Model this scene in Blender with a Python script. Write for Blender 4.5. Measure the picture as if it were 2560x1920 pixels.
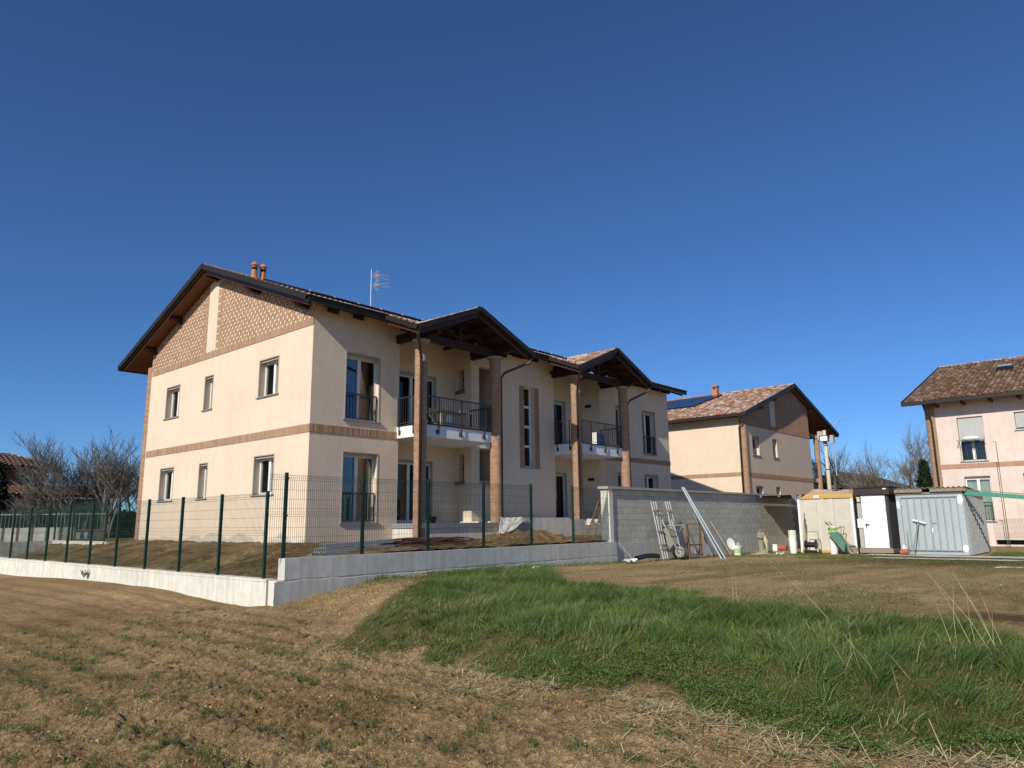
import bpy, bmesh, math, random
import numpy as np
from mathutils import Vector, Matrix
random.seed(7); RNG = np.random.default_rng(11)
for o in list(bpy.data.objects): bpy.data.objects.remove(o)
S = bpy.context.scene
COL = S.collection

# ------------------------------------------------------------------ camera
# world axes follow the main house: +X along its long front, +Y along its gable wall
f, pit, rol, yaw = 1808.8, .187937, .0121097, .724026
Hm = Matrix(((math.sin(yaw), math.cos(yaw), 0), (-math.cos(yaw), math.sin(yaw), 0), (0, 0, 1)))
Rr = Matrix(((math.cos(rol), 0, math.sin(rol)), (0, 1, 0), (-math.sin(rol), 0, math.cos(rol))))
Rp = Matrix(((1, 0, 0), (0, math.cos(pit), -math.sin(pit)), (0, math.sin(pit), math.cos(pit))))
B = Hm @ Rp @ Rr
cr, cf, cu = B @ Vector((1, 0, 0)), B @ Vector((0, 1, 0)), B @ Vector((0, 0, 1))
cd = bpy.data.cameras.new('camera'); cam = bpy.data.objects.new('camera', cd); COL.objects.link(cam)
cam.matrix_world = Matrix(((cr.x, cu.x, -cf.x, 0), (cr.y, cu.y, -cf.y, 0), (cr.z, cu.z, -cf.z, 1.72), (0, 0, 0, 1)))
cd.sensor_width = 36; cd.lens = f / 2560 * 36; cd.clip_end = 6000; cd.clip_start = .05
S.camera = cam

# ------------------------------------------------------------------ light
SUN = Vector((1, .19, -.62)).normalized()          # the way the light travels
elev = math.asin(-SUN.z); az = math.atan2(-SUN.x, -SUN.y)
W = bpy.data.worlds.new('World'); S.world = W; W.use_nodes = True
nt = W.node_tree; nt.nodes.clear()
sky = nt.nodes.new('ShaderNodeTexSky'); sky.sky_type = 'NISHITA'; sky.sun_disc = False
sky.sun_elevation = elev; sky.sun_rotation = az
sky.air_density = 1.0; sky.dust_density = 3; sky.ozone_density = 10; sky.altitude = 2500
bg = nt.nodes.new('ShaderNodeBackground'); bg.inputs['Strength'].default_value = .106
ow = nt.nodes.new('ShaderNodeOutputWorld')
wb = nt.nodes.new('ShaderNodeMix'); wb.data_type = 'RGBA'; wb.blend_type = 'MULTIPLY'; wb.inputs[0].default_value = 1; wb.inputs[7].default_value = (.89, .985, 1.0, 1)   # white balance of the camera, the same all over
nt.links.new(sky.outputs[0], wb.inputs[6]); nt.links.new(wb.outputs[2], bg.inputs[0]); nt.links.new(bg.outputs[0], ow.inputs[0])
sl = bpy.data.lights.new('sun', 'SUN'); sl.energy = 4.2; sl.angle = math.radians(.53); sl.color = (1, .93, .80)
so = bpy.data.objects.new('sun', sl); COL.objects.link(so)
so.rotation_euler = SUN.to_track_quat('-Z', 'Y').to_euler(); so.location = (-40, -6, 30)
S.view_settings.view_transform = 'Standard'; S.view_settings.look = 'None'
S.view_settings.exposure = .12; S.view_settings.gamma = 1

# ------------------------------------------------------------------ materials
def M(name, col, rough=.8, metal=0., ns=8., na=.12, bs=40., bump=.15, tint=False, orand=0., spec=.3, big=0., alpha=None, bd=.01, streak=0., mid=0.):
    m = bpy.data.materials.new(name); m.use_nodes = True
    t = m.node_tree; n = t.nodes; L = t.links; n.clear()
    out = n.new('ShaderNodeOutputMaterial'); p = n.new('ShaderNodeBsdfPrincipled'); L.new(p.outputs[0], out.inputs[0])
    p.inputs['Roughness'].default_value = rough; p.inputs['Metallic'].default_value = metal
    p.inputs['Specular IOR Level'].default_value = spec
    g = n.new('ShaderNodeNewGeometry'); pos = g.outputs['Position']
    def mul(a, bsock, fac=1.):
        x = n.new('ShaderNodeMix'); x.data_type = 'RGBA'; x.blend_type = 'MULTIPLY'; x.inputs[0].default_value = fac
        L.new(a, x.inputs[6]); L.new(bsock, x.inputs[7]); return x.outputs[2]
    def noise(sc, det=4., rough_=.6, vec=None):
        x = n.new('ShaderNodeTexNoise'); x.inputs['Scale'].default_value = sc; x.inputs['Detail'].default_value = det
        x.inputs['Roughness'].default_value = rough_; L.new(vec or pos, x.inputs['Vector']); return x.outputs['Fac']
    def rng(s, lo, hi):
        x = n.new('ShaderNodeMapRange'); x.inputs[1].default_value = .3; x.inputs[2].default_value = .7
        x.inputs[3].default_value = lo; x.inputs[4].default_value = hi; L.new(s, x.inputs[0]); return x.outputs[0]
    if tint:
        a = n.new('ShaderNodeAttribute'); a.attribute_name = 'tint'; c = a.outputs['Color']
    else:
        r = n.new('ShaderNodeRGB'); r.outputs[0].default_value = (*col, 1); c = r.outputs[0]
    if na: c = mul(c, rng(noise(ns), 1 - na, 1 + na))
    if big: c = mul(c, rng(noise(.55, 5., .65), 1 - big, 1 + big))
    if mid:
        for sc, am in ((3.1, mid * .7), (11., mid), (27., mid)): c = mul(c, rng(noise(sc, 4., .65), 1 - am, 1 + am))
    if streak:
        mp = n.new('ShaderNodeMapping'); mp.inputs['Scale'].default_value = (5, 5, .35); L.new(pos, mp.inputs['Vector'])
        c = mul(c, rng(noise(1.3, 5., .6, mp.outputs[0]), 1 - streak, 1 + streak))
    if orand:
        oi = n.new('ShaderNodeObjectInfo'); x = n.new('ShaderNodeMapRange'); x.inputs[3].default_value = 1 - orand; x.inputs[4].default_value = 1 + orand
        L.new(oi.outputs['Random'], x.inputs[0]); c = mul(c, x.outputs[0])
    L.new(c, p.inputs['Base Color'])
    if bump:
        b = n.new('ShaderNodeBump'); b.inputs['Strength'].default_value = bump; b.inputs['Distance'].default_value = bd
        L.new(noise(bs, 3.), b.inputs['Height'])
        if mid:
            b2 = n.new('ShaderNodeBump'); b2.inputs['Strength'].default_value = .8; b2.inputs['Distance'].default_value = .12; L.new(noise(8., 6., .7), b2.inputs['Height']); L.new(b2.outputs[0], b.inputs['Normal'])
        L.new(b.outputs[0], p.inputs['Normal'])
    return m
MT = dict(
 plaster=M('plaster_cream', (.72, .588, .448), .9, ns=5, na=.035, bs=130, bump=.4, big=.045, bd=.006, streak=.04),
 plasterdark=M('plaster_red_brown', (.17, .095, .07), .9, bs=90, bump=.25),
 plaster2=M('plaster_cream_far', (.72, .588, .448), .9, ns=3, na=.03, bs=60, bump=.15, big=.04),
 plaster3=M('plaster_pink', (.68, .565, .50), .9, ns=2, na=.05, bs=60, bump=.15, big=.08, streak=.05),
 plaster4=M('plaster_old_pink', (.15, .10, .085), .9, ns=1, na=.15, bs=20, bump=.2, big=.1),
 brick=M('brick_face', (1, 1, 1), .9, tint=True, ns=30, na=.14, bs=120, bump=.3),
 mortar=M('mortar', (.33, .25, .19), .95, ns=20, na=.1),
 tile=M('roof_clay', (1, 1, 1), .9, tint=True, ns=22, na=.2, bs=60, bump=.3),
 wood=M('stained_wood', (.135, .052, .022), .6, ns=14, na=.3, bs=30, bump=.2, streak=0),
 wooddk=M('dark_shaded_wood', (.04, .016, .010), .6, ns=14, na=.3, bs=30, bump=.2),  # darker copy of the wood, porch shade put into its colour
 fascia=M('red_brown_board', (.055, .022, .015), .5, ns=10, na=.15),
 metaldk=M('dark_sheet_metal', (.024, .018, .014), .5, .0, ns=6, na=.1, bump=.02, spec=.3),
 pipe=M('downpipe_metal', (.045, .036, .031), .35, .2, bump=0, spec=.6),
 rail=M('railing_paint', (.028, .028, .032), .4, 0, bump=0, spec=.6),
 trim=M('grey_trim', (.40, .36, .31), .7, ns=12, na=.06),
 jamb=M('taupe_reveal', (.50, .40, .335), .9, bs=120, bump=.2),
 sill=M('stone_sill', (.28, .27, .28), .6, ns=60, na=.12),
 pvc=M('white_frame', (.78, .77, .75), .4, bump=0, na=.02),
 pvcgrey=M('warm_grey_frame', (.42, .39, .36), .4, bump=0, na=.02),
 slab=M('white_slab_edge', (.74, .75, .76), .8, ns=3, na=.05, bs=90, bump=.12, streak=.02),
 cap=M('column_cap_stone', (.36, .33, .30), .8),
 conc=M('light_concrete', (.66, .635, .56), .9, ns=4, na=.10, bs=55, bump=.35, big=.10, streak=.15),
 concgrey=M('formwork_concrete', (.52, .51, .46), .9, ns=5, na=.10, bs=45, bump=.4, big=.10, streak=.13),
 block=M('concrete_block', (.47, .455, .39), .95, ns=9, na=.10, bs=110, bump=.6, orand=.08, streak=.05),
 patch=M('grey_render_patch', (.50, .46, .38), .95, ns=6, na=.12, big=.12, bs=60, bump=.3),
 joint=M('block_joint', (.26, .25, .21), .95),
 green=M('fence_green', (.006, .034, .020), .45, bump=0, spec=.5),
 soil=M('soil', (1, 1, 1), 1., tint=True, ns=55, na=.38, bs=62, bump=1., big=.10, bd=.028, spec=.05, mid=.17),
 clod=M('soil_clod', (1, 1, 1), 1., tint=True, ns=40, na=.25, bs=90, bump=.6, spec=.05),
 bark=M('bark', (.15, .138, .122), .95, ns=10, na=.3, bs=30, bump=.4),
 barkpale=M('pale_bark', (.19, .17, .145), .95, ns=10, na=.3, bs=30, bump=.4),
 galv=M('galvanised_steel', (.40, .45, .46), .45, .25, ns=55, na=.28, bs=30, bump=.03, spec=.4, big=.08),
 galvdk=M('scaffold_steel', (.40, .40, .38), .55, .25, ns=20, na=.25),
 rust=M('rusty_steel', (.19, .115, .065), .85, ns=22, na=.35, bs=50, bump=.3),
 rebar=M('rebar_rust', (.13, .05, .035), .85, ns=22, na=.35),
 white=M('white_paint', (.80, .82, .83), .4, na=.02, bump=.02),
 plastic=M('white_plastic', (.80, .80, .77), .45, na=.05, bump=.03),
 limegreen=M('lime_label', (.30, .58, .05), .5, na=.1, bump=0),
 palegreen=M('pale_green_label', (.42, .55, .24), .6, ns=25, na=.3, bump=0),
 panelgrey=M('site_cabin_panel', (.56, .52, .44), .7, ns=3, na=.06, bs=30, bump=.05, big=.08, streak=.06),
 yellow=M('yellow_trim', (.55, .35, .11), .5, na=.05, bump=0),
 blackp=M('black_plastic', (.012, .012, .013), .4, bump=0, spec=.5),
 brownboard=M('dark_brown_board', (.04, .032, .030), .6, ns=15, na=.2),
 darkwall=M('dark_cabin_side', (.10, .10, .11), .7),
 weathered=M('weathered_wood', (.26, .22, .17), .9, ns=15, na=.25, bs=40, bump=.3),
 paleboard=M('pale_timber', (.52, .42, .26), .8, ns=15, na=.15),
 canvas=M('dusty_canvas', (.46, .35, .26), .95, ns=5, na=.15, bs=12, bump=.6, bd=.03),
 tarp=M('white_tarp', (.68, .66, .58), .8, ns=5, na=.12, bs=14, bump=.7, bd=.03),
 fibro=M('corrugated_cement', (.25, .235, .22), .95, ns=8, na=.3, bs=20, bump=.3),
 redp=M('faded_red', (.40, .10, .06), .6, na=.15),
 greenp=M('dull_green_paint', (.06, .20, .13), .6, na=.15),
 greenboard=M('green_board', (.07, .26, .19), .7, na=.12),
 rubber=M('grey_rubber', (.26, .24, .20), .9, ns=20, na=.3),
 hose=M('cream_hose', (.62, .56, .34), .6, na=.15),
 shutter=M('roller_shutter', (.50, .51, .50), .6, bump=0, na=.03),
 solar=M('solar_glass', (.012, .02, .05), .12, 0, bump=0, na=0, spec=.6),
 solarfr=M('solar_frame', (.03, .03, .035), .4, .3, bump=0),
 clay=M('clay_chimney', (.46, .20, .10), .85, ns=14, na=.15, bump=.1),
 alu=M('antenna_aluminium', (.62, .65, .68), .35, .6, bump=0),
 orange=M('antenna_orange', (.60, .26, .04), .5, bump=0),
 curtain=M('curtain_cloth', (.60, .66, .61), .9, ns=14, na=.2),
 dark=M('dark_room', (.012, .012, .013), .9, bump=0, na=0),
 blue=M('blue_plastic', (.04, .13, .34), .45, na=.15, bump=.1),
 paper=M('notice_paper', (.78, .78, .76), .7, bump=0, na=0),
 ink=M('grey_ink', (.30, .30, .31), .8, bump=0, na=0),
 polec=M('pole_concrete', (.55, .50, .40), .9, ns=8, na=.15),
 redcap=M('red_brick_coping', (.28, .08, .05), .9, na=.2),
 slatec=M('dark_roof_sheet', (.035, .030, .028), .9, ns=6, na=.3),
 thatch=M('brown_creeper', (.075, .048, .035), .95, ns=8, na=.4, bs=15, bump=.8, bd=.05),
 mud=M('wet_mud', (.06, .045, .03), .35, ns=5, na=.2, bs=30, bump=.3),
 water=M('puddle_water', (.10, .11, .12), .05, bump=.0, na=0, spec=.6),
 gravelpale=M('pale_concrete_path', (.56, .52, .43), .95, ns=7, na=.14, bs=40, bump=.4, big=.1),
)
def glass_mat():
    m = bpy.data.materials.new('window_glass'); m.use_nodes = True; t = m.node_tree; t.nodes.clear()
    o = t.nodes.new('ShaderNodeOutputMaterial'); mx = t.nodes.new('ShaderNodeMixShader'); fr = t.nodes.new('ShaderNodeFresnel')
    tr = t.nodes.new('ShaderNodeBsdfTransparent'); gl = t.nodes.new('ShaderNodeBsdfGlossy'); gl.inputs['Roughness'].default_value = .01
    tr.inputs[0].default_value = (.84, .87, .86, 1); fr.inputs['IOR'].default_value = 1.62
    t.links.new(fr.outputs[0], mx.inputs[0]); t.links.new(tr.outputs[0], mx.inputs[1]); t.links.new(gl.outputs[0], mx.inputs[2]); t.links.new(mx.outputs[0], o.inputs[0])
    return m
MT['glass'] = glass_mat()
def leaf_mat(name, tr=.35, rough=.6):
    m = bpy.data.materials.new(name); m.use_nodes = True; t = m.node_tree; t.nodes.clear()
    o = t.nodes.new('ShaderNodeOutputMaterial'); mx = t.nodes.new('ShaderNodeMixShader'); mx.inputs[0].default_value = tr
    p = t.nodes.new('ShaderNodeBsdfPrincipled'); p.inputs['Roughness'].default_value = rough; p.inputs['Specular IOR Level'].default_value = .25
    d = t.nodes.new('ShaderNodeBsdfTranslucent'); a = t.nodes.new('ShaderNodeAttribute'); a.attribute_name = 'tint'
    t.links.new(a.outputs['Color'], p.inputs['Base Color']); t.links.new(a.outputs['Color'], d.inputs['Color'])
    t.links.new(p.outputs[0], mx.inputs[1]); t.links.new(d.outputs[0], mx.inputs[2]); t.links.new(mx.outputs[0], o.inputs[0])
    return m
MT['grass'] = leaf_mat('grass_blade'); MT['leaf'] = leaf_mat('leaf', .25); MT['straw'] = leaf_mat('dry_straw', .05, .9)

# ------------------------------------------------------------------ mesh helpers
def tag(o, label=None, cat=None, group=None, kind=None):
    if label: o['label'] = label
    if cat: o['category'] = cat
    if group: o['group'] = group
    if kind: o['kind'] = kind
    return o
def thing(name, loc, label, cat, group=None):
    o = bpy.data.objects.new(name, None); o.empty_display_size = .2; COL.objects.link(o); o.location = loc
    return tag(o, label, cat, group)
def root_loc(p):
    v = Vector((0, 0, 0))
    while p: v += p.location; p = p.parent
    return v
class MB:
    def __init__(s): s.v = []; s.f = []; s.t = []
    def add(s, vs, fs, tint=(1, 1, 1)):
        b = len(s.v); s.v += [tuple(x) for x in vs]; s.f += [tuple(b + i for i in q) for q in fs]; s.t += [tint] * len(vs); return s
    def box(s, x0, y0, z0, x1, y1, z1, tint=(1, 1, 1)):
        x0, x1 = min(x0, x1), max(x0, x1); y0, y1 = min(y0, y1), max(y0, y1); z0, z1 = min(z0, z1), max(z0, z1)
        return s.add([(x, y, z) for z in (z0, z1) for y in (y0, y1) for x in (x0, x1)],
                     [(0, 2, 3, 1), (4, 5, 7, 6), (0, 1, 5, 4), (2, 6, 7, 3), (0, 4, 6, 2), (1, 3, 7, 5)], tint)
    def beam(s, p, q, w, h, up=(0, 0, 1), tint=(1, 1, 1)):
        p, q = Vector(p), Vector(q); d = (q - p).normalized(); u = Vector(up)
        sd = d.cross(u)
        if sd.length < 1e-4: sd = d.cross(Vector((0, 1, 0)))
        sd.normalize(); u = sd.cross(d)
        vs = [e + sd * a * w / 2 + u * b * h / 2 for e in (p, q) for a, b in ((-1, -1), (1, -1), (1, 1), (-1, 1))]
        return s.add(vs, [(0, 1, 2, 3), (7, 6, 5, 4), (0, 4, 5, 1), (1, 5, 6, 2), (2, 6, 7, 3), (3, 7, 4, 0)], tint)
    def tube(s, pts, r, n=8, r2=None, cap=True, tint=(1, 1, 1)):
        pts = [Vector(p) for p in pts]; k = len(pts); b = []
        rs = r if isinstance(r, (list, tuple)) else [r + ((r2 if r2 is not None else r) - r) * i / (k - 1) for i in range(k)]
        ref = None; vs = []
        for i, p in enumerate(pts):
            d = (pts[min(i + 1, k - 1)] - pts[max(i - 1, 0)]).normalized()
            if ref is None: ref = Vector((0, 0, 1)) if abs(d.z) < .9 else Vector((1, 0, 0))
            a = d.cross(ref)
            if a.length < 1e-5: a = d.cross(Vector((0, 1, 0)))
            a.normalize(); c = a.cross(d); ref = c
            vs += [p + (a * math.cos(2 * math.pi * j / n) + c * math.sin(2 * math.pi * j / n)) * rs[i] for j in range(n)]
        fs = [(i * n + j, (i + 1) * n + j, (i + 1) * n + (j + 1) % n, i * n + (j + 1) % n) for i in range(k - 1) for j in range(n)]
        if cap: fs += [tuple(range(n)), tuple(range(k * n - 1, (k - 1) * n - 1, -1))]
        return s.add(vs, fs, tint)
    def lathe(s, c, prof, n=16, tint=(1, 1, 1)):
        return s._lathe(c, prof, n, tint)
    def _lathe(s, c, prof, n, tint):
        vs = [(c[0] + r * math.cos(2 * math.pi * j / n), c[1] + r * math.sin(2 * math.pi * j / n), c[2] + z) for r, z in prof for j in range(n)]
        k = len(prof)
        fs = [(i * n + j, i * n + (j + 1) % n, (i + 1) * n + (j + 1) % n, (i + 1) * n + j) for i in range(k - 1) for j in range(n)]
        fs += [tuple(range(n - 1, -1, -1)), tuple(range((k - 1) * n, k * n))]
        return s.add(vs, fs, tint)
    def prism(s, poly, off, tint=(1, 1, 1)):
        n = len(poly); o = Vector(off); a = [Vector(p) for p in poly]
        return s.add(a + [p + o for p in a], [tuple(range(n - 1, -1, -1)), tuple(range(n, 2 * n))] + [(i, (i + 1) % n, n + (i + 1) % n, n + i) for i in range(n)], tint)
    def mesh(s, name, org=(0, 0, 0), tint=False, smooth=False, fix=True):
        m = bpy.data.meshes.new(name); o = Vector(org)
        m.from_pydata([(x - o.x, y - o.y, z - o.z) for x, y, z in s.v], [], s.f)
        if tint:
            at = m.color_attributes.new('tint', 'FLOAT_COLOR', 'POINT')
            at.data.foreach_set('color', np.hstack([np.array(s.t, np.float32), np.ones((len(s.t), 1), np.float32)]).ravel())
        if fix:
            bm = bmesh.new(); bm.from_mesh(m); bmesh.ops.recalc_face_normals(bm, faces=bm.faces); bm.to_mesh(m); bm.free()
        if smooth: m.polygons.foreach_set('use_smooth', [True] * len(m.polygons))
        return m
    def obj(s, name, mat, parent=None, tint=False, smooth=False, kind=None, label=None, cat=None, group=None, loc=None, fix=True):
        base = root_loc(parent) if parent else Vector(loc or (0, 0, 0))
        me = s.mesh(name, base, tint, smooth, fix); me.materials.append(MT[mat] if isinstance(mat, str) else mat)
        o = bpy.data.objects.new(name, me); COL.objects.link(o)
        if parent: o.parent = parent
        else: o.location = base
        return tag(o, label, cat, group, kind)
def inst(name, me, parent, loc, rot=(0, 0, 0)):
    o = bpy.data.objects.new(name, me); COL.objects.link(o); o.parent = parent
    o.location = Vector(loc) - root_loc(parent); o.rotation_euler = rot; return o
def np_obj(name, V, F, mat, tint=None, smooth=False, kind=None, label=None, cat=None, parent=None):
    me = bpy.data.meshes.new(name); V = np.asarray(V, np.float32)
    Fs = F if isinstance(F, list) else [F]
    me.vertices.add(len(V)); me.vertices.foreach_set('co', V.ravel())
    idx = np.concatenate([x.ravel() for x in Fs]).astype(np.int32)
    sizes = np.concatenate([np.full(len(x), x.shape[1], np.int32) for x in Fs])
    me.loops.add(len(idx)); me.loops.foreach_set('vertex_index', idx)
    me.polygons.add(len(sizes)); me.polygons.foreach_set('loop_start', np.concatenate([[0], np.cumsum(sizes)[:-1]]).astype(np.int32))
    me.polygons.foreach_set('loop_total', sizes)
    if smooth: me.polygons.foreach_set('use_smooth', np.ones(len(sizes), bool))
    if tint is not None:
        at = me.color_attributes.new('tint', 'FLOAT_COLOR', 'POINT')
        at.data.foreach_set('color', np.hstack([np.asarray(tint, np.float32), np.ones((len(V), 1), np.float32)]).ravel())
    me.update(calc_edges=True); me.validate()
    me.materials.append(MT[mat]); o = bpy.data.objects.new(name, me); COL.objects.link(o)
    if parent: o.parent = parent; o.location = -root_loc(parent)
    return tag(o, label, cat, None, kind)
def lerp(a, b, t): return a + (b - a) * t
def smooth(x, a, b):
    t = np.clip((x - a) / (b - a), 0, 1); return t * t * (3 - 2 * t)
# value noise
_tab = np.random.default_rng(5).random((256, 256)).astype(np.float32)
def vn(x, y):
    x0 = np.floor(x).astype(int); y0 = np.floor(y).astype(int); fx = x - x0; fy = y - y0
    fx = fx * fx * (3 - 2 * fx); fy = fy * fy * (3 - 2 * fy)
    g = lambda i, j: _tab[i & 255, j & 255]
    return (g(x0, y0) * (1 - fx) + g(x0 + 1, y0) * fx) * (1 - fy) + (g(x0, y0 + 1) * (1 - fx) + g(x0 + 1, y0 + 1) * fx) * fy
def fbm(x, y, o=4):
    s = 0; a = .5; t = 0
    for i in range(o):
        s = s + a * vn(x * 2 ** i + 17.3 * i, y * 2 ** i + 9.1 * i); t += a; a *= .5
    return s / t

# ------------------------------------------------------------------ ground (the sky is the world)
TOE = np.array([(.6, 6.45), (1.3, 6.3), (1.8, 6.0), (2.4, 5.9), (3.2, 6.0), (4.3, 6.45), (5.5, 6.1), (6.8, 6.45), (8.0, 6.35), (8.9, 6.25), (9.5, 6.7), (10.1, 7.7), (11.0, 9.1), (12, 10.4), (13.3, 11.3), (13.9, 12.5)])
TOP = np.array([(-1, 9.6), (.6, 9.8), (1.3, 10.0), (2.3, 10.6), (3.7, 11.0), (5.0, 11.5), (6.4, 12.1), (8.7, 12.6), (10.0, 13.4), (11.2, 14.4), (12.4, 15.6), (13.3, 16.6), (13.9, 17.5)])
def gmask(x, y):
    toe = np.interp(y, TOE[:, 0], TOE[:, 1]) + (fbm(x * 1.7 + 9, y * 1.7, 3) - .5) * .9; top = np.interp(y, TOP[:, 0], TOP[:, 1]) + (fbm(x * .9 + 4, y * .9 + 30, 3) - .5) * 2.0
    return np.minimum(smooth(x, toe - .1, toe + .35), 1 - smooth(x, top - .9, top + .2)) * (y < 13.8), toe, top
def ground_h(x, y):
    x = np.asarray(x, float); y = np.asarray(y, float)
    k = smooth(y, 8.5, 13.5)
    wob = (fbm(x * .8 + 3, y * .8 + 8, 3) - .5) * .9
    t = smooth(x + wob, lerp(6.35, 7.2, k), lerp(8.3, 11.4, k))
    top = lerp(.42, .24, smooth(x, 12, 30)) + .05 * np.exp(-((x - 12) / 2.5) ** 2) * k
    top = np.where(y > 14.2, lerp(.3, .9, smooth(y, 35, 44)) * smooth(x, 8.3, 8.6) + 0, top)
    h = t * top
    h = h + .15 * np.exp(-((x - 8.0) / 1.6) ** 2) * smooth(y, 15, 20) * (1 - smooth(y, 24, 32)) * (x < 8.6)
    h = h + .6 * smooth(y, 36, 46) * smooth(x, 6, 12) * (x < 60) * 0
    near = np.clip(1 - np.hypot(x - 6, y - 6) / 40, 0, 1)
    field = (1 - t)
    row = np.sin(x * 2 * math.pi / .66 + 2.2 * fbm(x * .25, y * .12, 2)); h = h + field * near * (.024 * row * (.4 + 1.2 * fbm(x * .8, y * .35, 3)) + .02 * np.sin(x * 2 * math.pi / 2.6 + 1))
    h = h + near * (fbm(x * 1.3, y * .9, 4) - .5) * .10 * (1 - .55 * t)
    bare = np.exp(-(((x - 8.9) / 1.7) ** 2 + ((y - 11.6) / 2.0) ** 2))
    h = h + bare * (.10 + .16 * (fbm(x * 3, y * 3, 4) - .5))
    return h
def axis(d0, d1, st, lo, hi, grow=1.18):
    a = list(np.arange(d0, d1, st)); s = st
    while a[-1] < hi: s *= grow; a.append(a[-1] + s)
    s = st; pre = []; c = d0
    while c > lo: s *= grow; c -= s; pre.append(c)
    return np.array(pre[::-1] + a)
def build_ground():
    def axis2(d0, d1, s1, d2, s2): return np.concatenate([np.array([v for v in axis(d0, d0 + 2 * s1, s1, -900, d0 + s1) if v < d0]), np.arange(d0, d1, s1), np.arange(d1, d2, s2), np.array([v for v in axis(d2, d2 + 2 * s2, s2, d2 - s2, 2200) if v >= d2])])
    xs = axis2(1.2, 7.6, .025, 13, .055); ys = axis2(.2, 10, .027, 15.5, .055)
    X, Y = np.meshgrid(xs, ys, indexing='ij'); Z = ground_h(X, Y)
    dn = np.clip(1 - np.hypot(X - 5, Y - 6) / 26, 0, 1)
    t = smooth(X, 6.6, 9)
    rough = lerp(1, .35, t)
    c1 = fbm(X * 6, Y * 6, 3); c2 = fbm(X * 17, Y * 17, 2)
    c3 = fbm(X * 34 + 7, Y * 34, 2); cl = smooth(fbm(X * .9 + 31, Y * .5, 3), .35, .6)
    Z = Z + dn * rough * (.45 + .8 * cl) * ((c1 - .5) * .034 + np.maximum(c2 - .46, 0) * .07 + np.maximum(c3 - .45, 0) * .05)
    n, m = X.shape; V = np.stack([X, Y, Z], -1).reshape(-1, 3)
    i = np.arange(n * m).reshape(n, m); F = np.stack([i[:-1, :-1], i[1:, :-1], i[1:, 1:], i[:-1, 1:]], -1).reshape(-1, 4)
    soilA = np.array([.45, .318, .162]); soilB = np.array([.285, .194, .095]); dry = np.array([.52, .385, .19]); wet = np.array([.12, .075, .04]); moss = np.array([.15, .15, .055])
    q = fbm(X * .7, Y * .5, 5)[..., None]; q2 = fbm(X * 2.3 + 40, Y * 2.3, 4)[..., None]
    C = lerp(soilB, soilA, np.clip(q * 1.6 - .3, 0, 1))
    band = smooth(np.sin(X * 2 * math.pi / 2.6 + .6 + 1.5 * fbm(X * .4, Y * .4, 2)), .3, 1)[..., None] * smooth(q2, .45, .65)
    fieldm = (1 - smooth(X, 7, 8.5))[..., None] * dn[..., None]
    C = lerp(C, moss, band * fieldm * .18)
    C = C * (1 + (.16 * np.clip((c2 - .5) * 3, -1, 1) + .22 * np.clip((c3 - .5) * 3, -1, 1)) * dn)[..., None]
    ty = smooth(X, 8.5, 10.5)[..., None] * (Y < 14.2)[..., None]
    C = lerp(C, lerp(dry, soilA, np.clip(q2 * 1.8 - .4, 0, 1)), ty * .9)
    yq = fbm(X * .35 + 5, Y * 1.1, 4)[..., None]
    C = lerp(C, np.array([.25, .20, .085]), ty * smooth(yq, .5, .62) * .7)
    wm = np.exp(-(((X - 27.5) / 3.2) ** 2 + ((Y - 5.2) / 3.0) ** 2))[..., None] + .8 * np.exp(-(((X - 11.6) / .5) ** 2 + ((Y - 1.7) / .7) ** 2))[..., None]
    C = lerp(C, wet, np.clip(wm * 1.3 * (.5 + q2), 0, .85))
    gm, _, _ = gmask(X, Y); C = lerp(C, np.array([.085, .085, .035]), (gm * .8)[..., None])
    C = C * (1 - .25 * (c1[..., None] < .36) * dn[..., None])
    C = C * (.82 + .36 * fbm(X * .22 + 3, Y * .9 + 1, 4))[..., None]
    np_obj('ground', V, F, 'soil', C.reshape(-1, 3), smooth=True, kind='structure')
build_ground()
def plot_h(x, y):
    h = .52 + .52 * smooth(x, 8.6, 12.2) + .1 * smooth(x, 9.5, 13) * smooth(y, 14.1, 18)
    h = h - .22 * smooth(y, 30, 38) * (1 - smooth(x, 10.5, 12))
    h = h + 1.0 * .42 * np.exp(-(((x - 19.3) / 1.5) ** 2 + ((y - 16.3) / .7) ** 2)) * 0
    return h + (fbm(x * 1.4, y * 1.4, 4) - .5) * .08 + (fbm(x * 5, y * 5, 3) - .5) * .11
def build_plot():
    xs = np.concatenate([np.arange(8.45, 14, .05), np.arange(14, 45, .12)]); ys = np.concatenate([np.arange(14.12, 20.2, .06), np.arange(20.2, 38.6, .13)])
    X, Y = np.meshgrid(xs, ys, indexing='ij'); Z = plot_h(X, Y)
    n, m = X.shape; V = np.stack([X, Y, Z], -1).reshape(-1, 3)
    i = np.arange(n * m).reshape(n, m); F = np.stack([i[:-1, :-1], i[1:, :-1], i[1:, 1:], i[:-1, 1:]], -1).reshape(-1, 4)
    q = fbm(X * 1.2, Y * 1.2, 5)[..., None]
    C = lerp(np.array([.15, .102, .050]), np.array([.31, .215, .110]), np.clip(q * 2.4 - .7, 0, 1)) * (.6 + .8 * fbm(X * 7, Y * 7, 3))[..., None]
    np_obj('garden_soil', V, F, 'soil', C.reshape(-1, 3), smooth=True, kind='structure')
build_plot()

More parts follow.
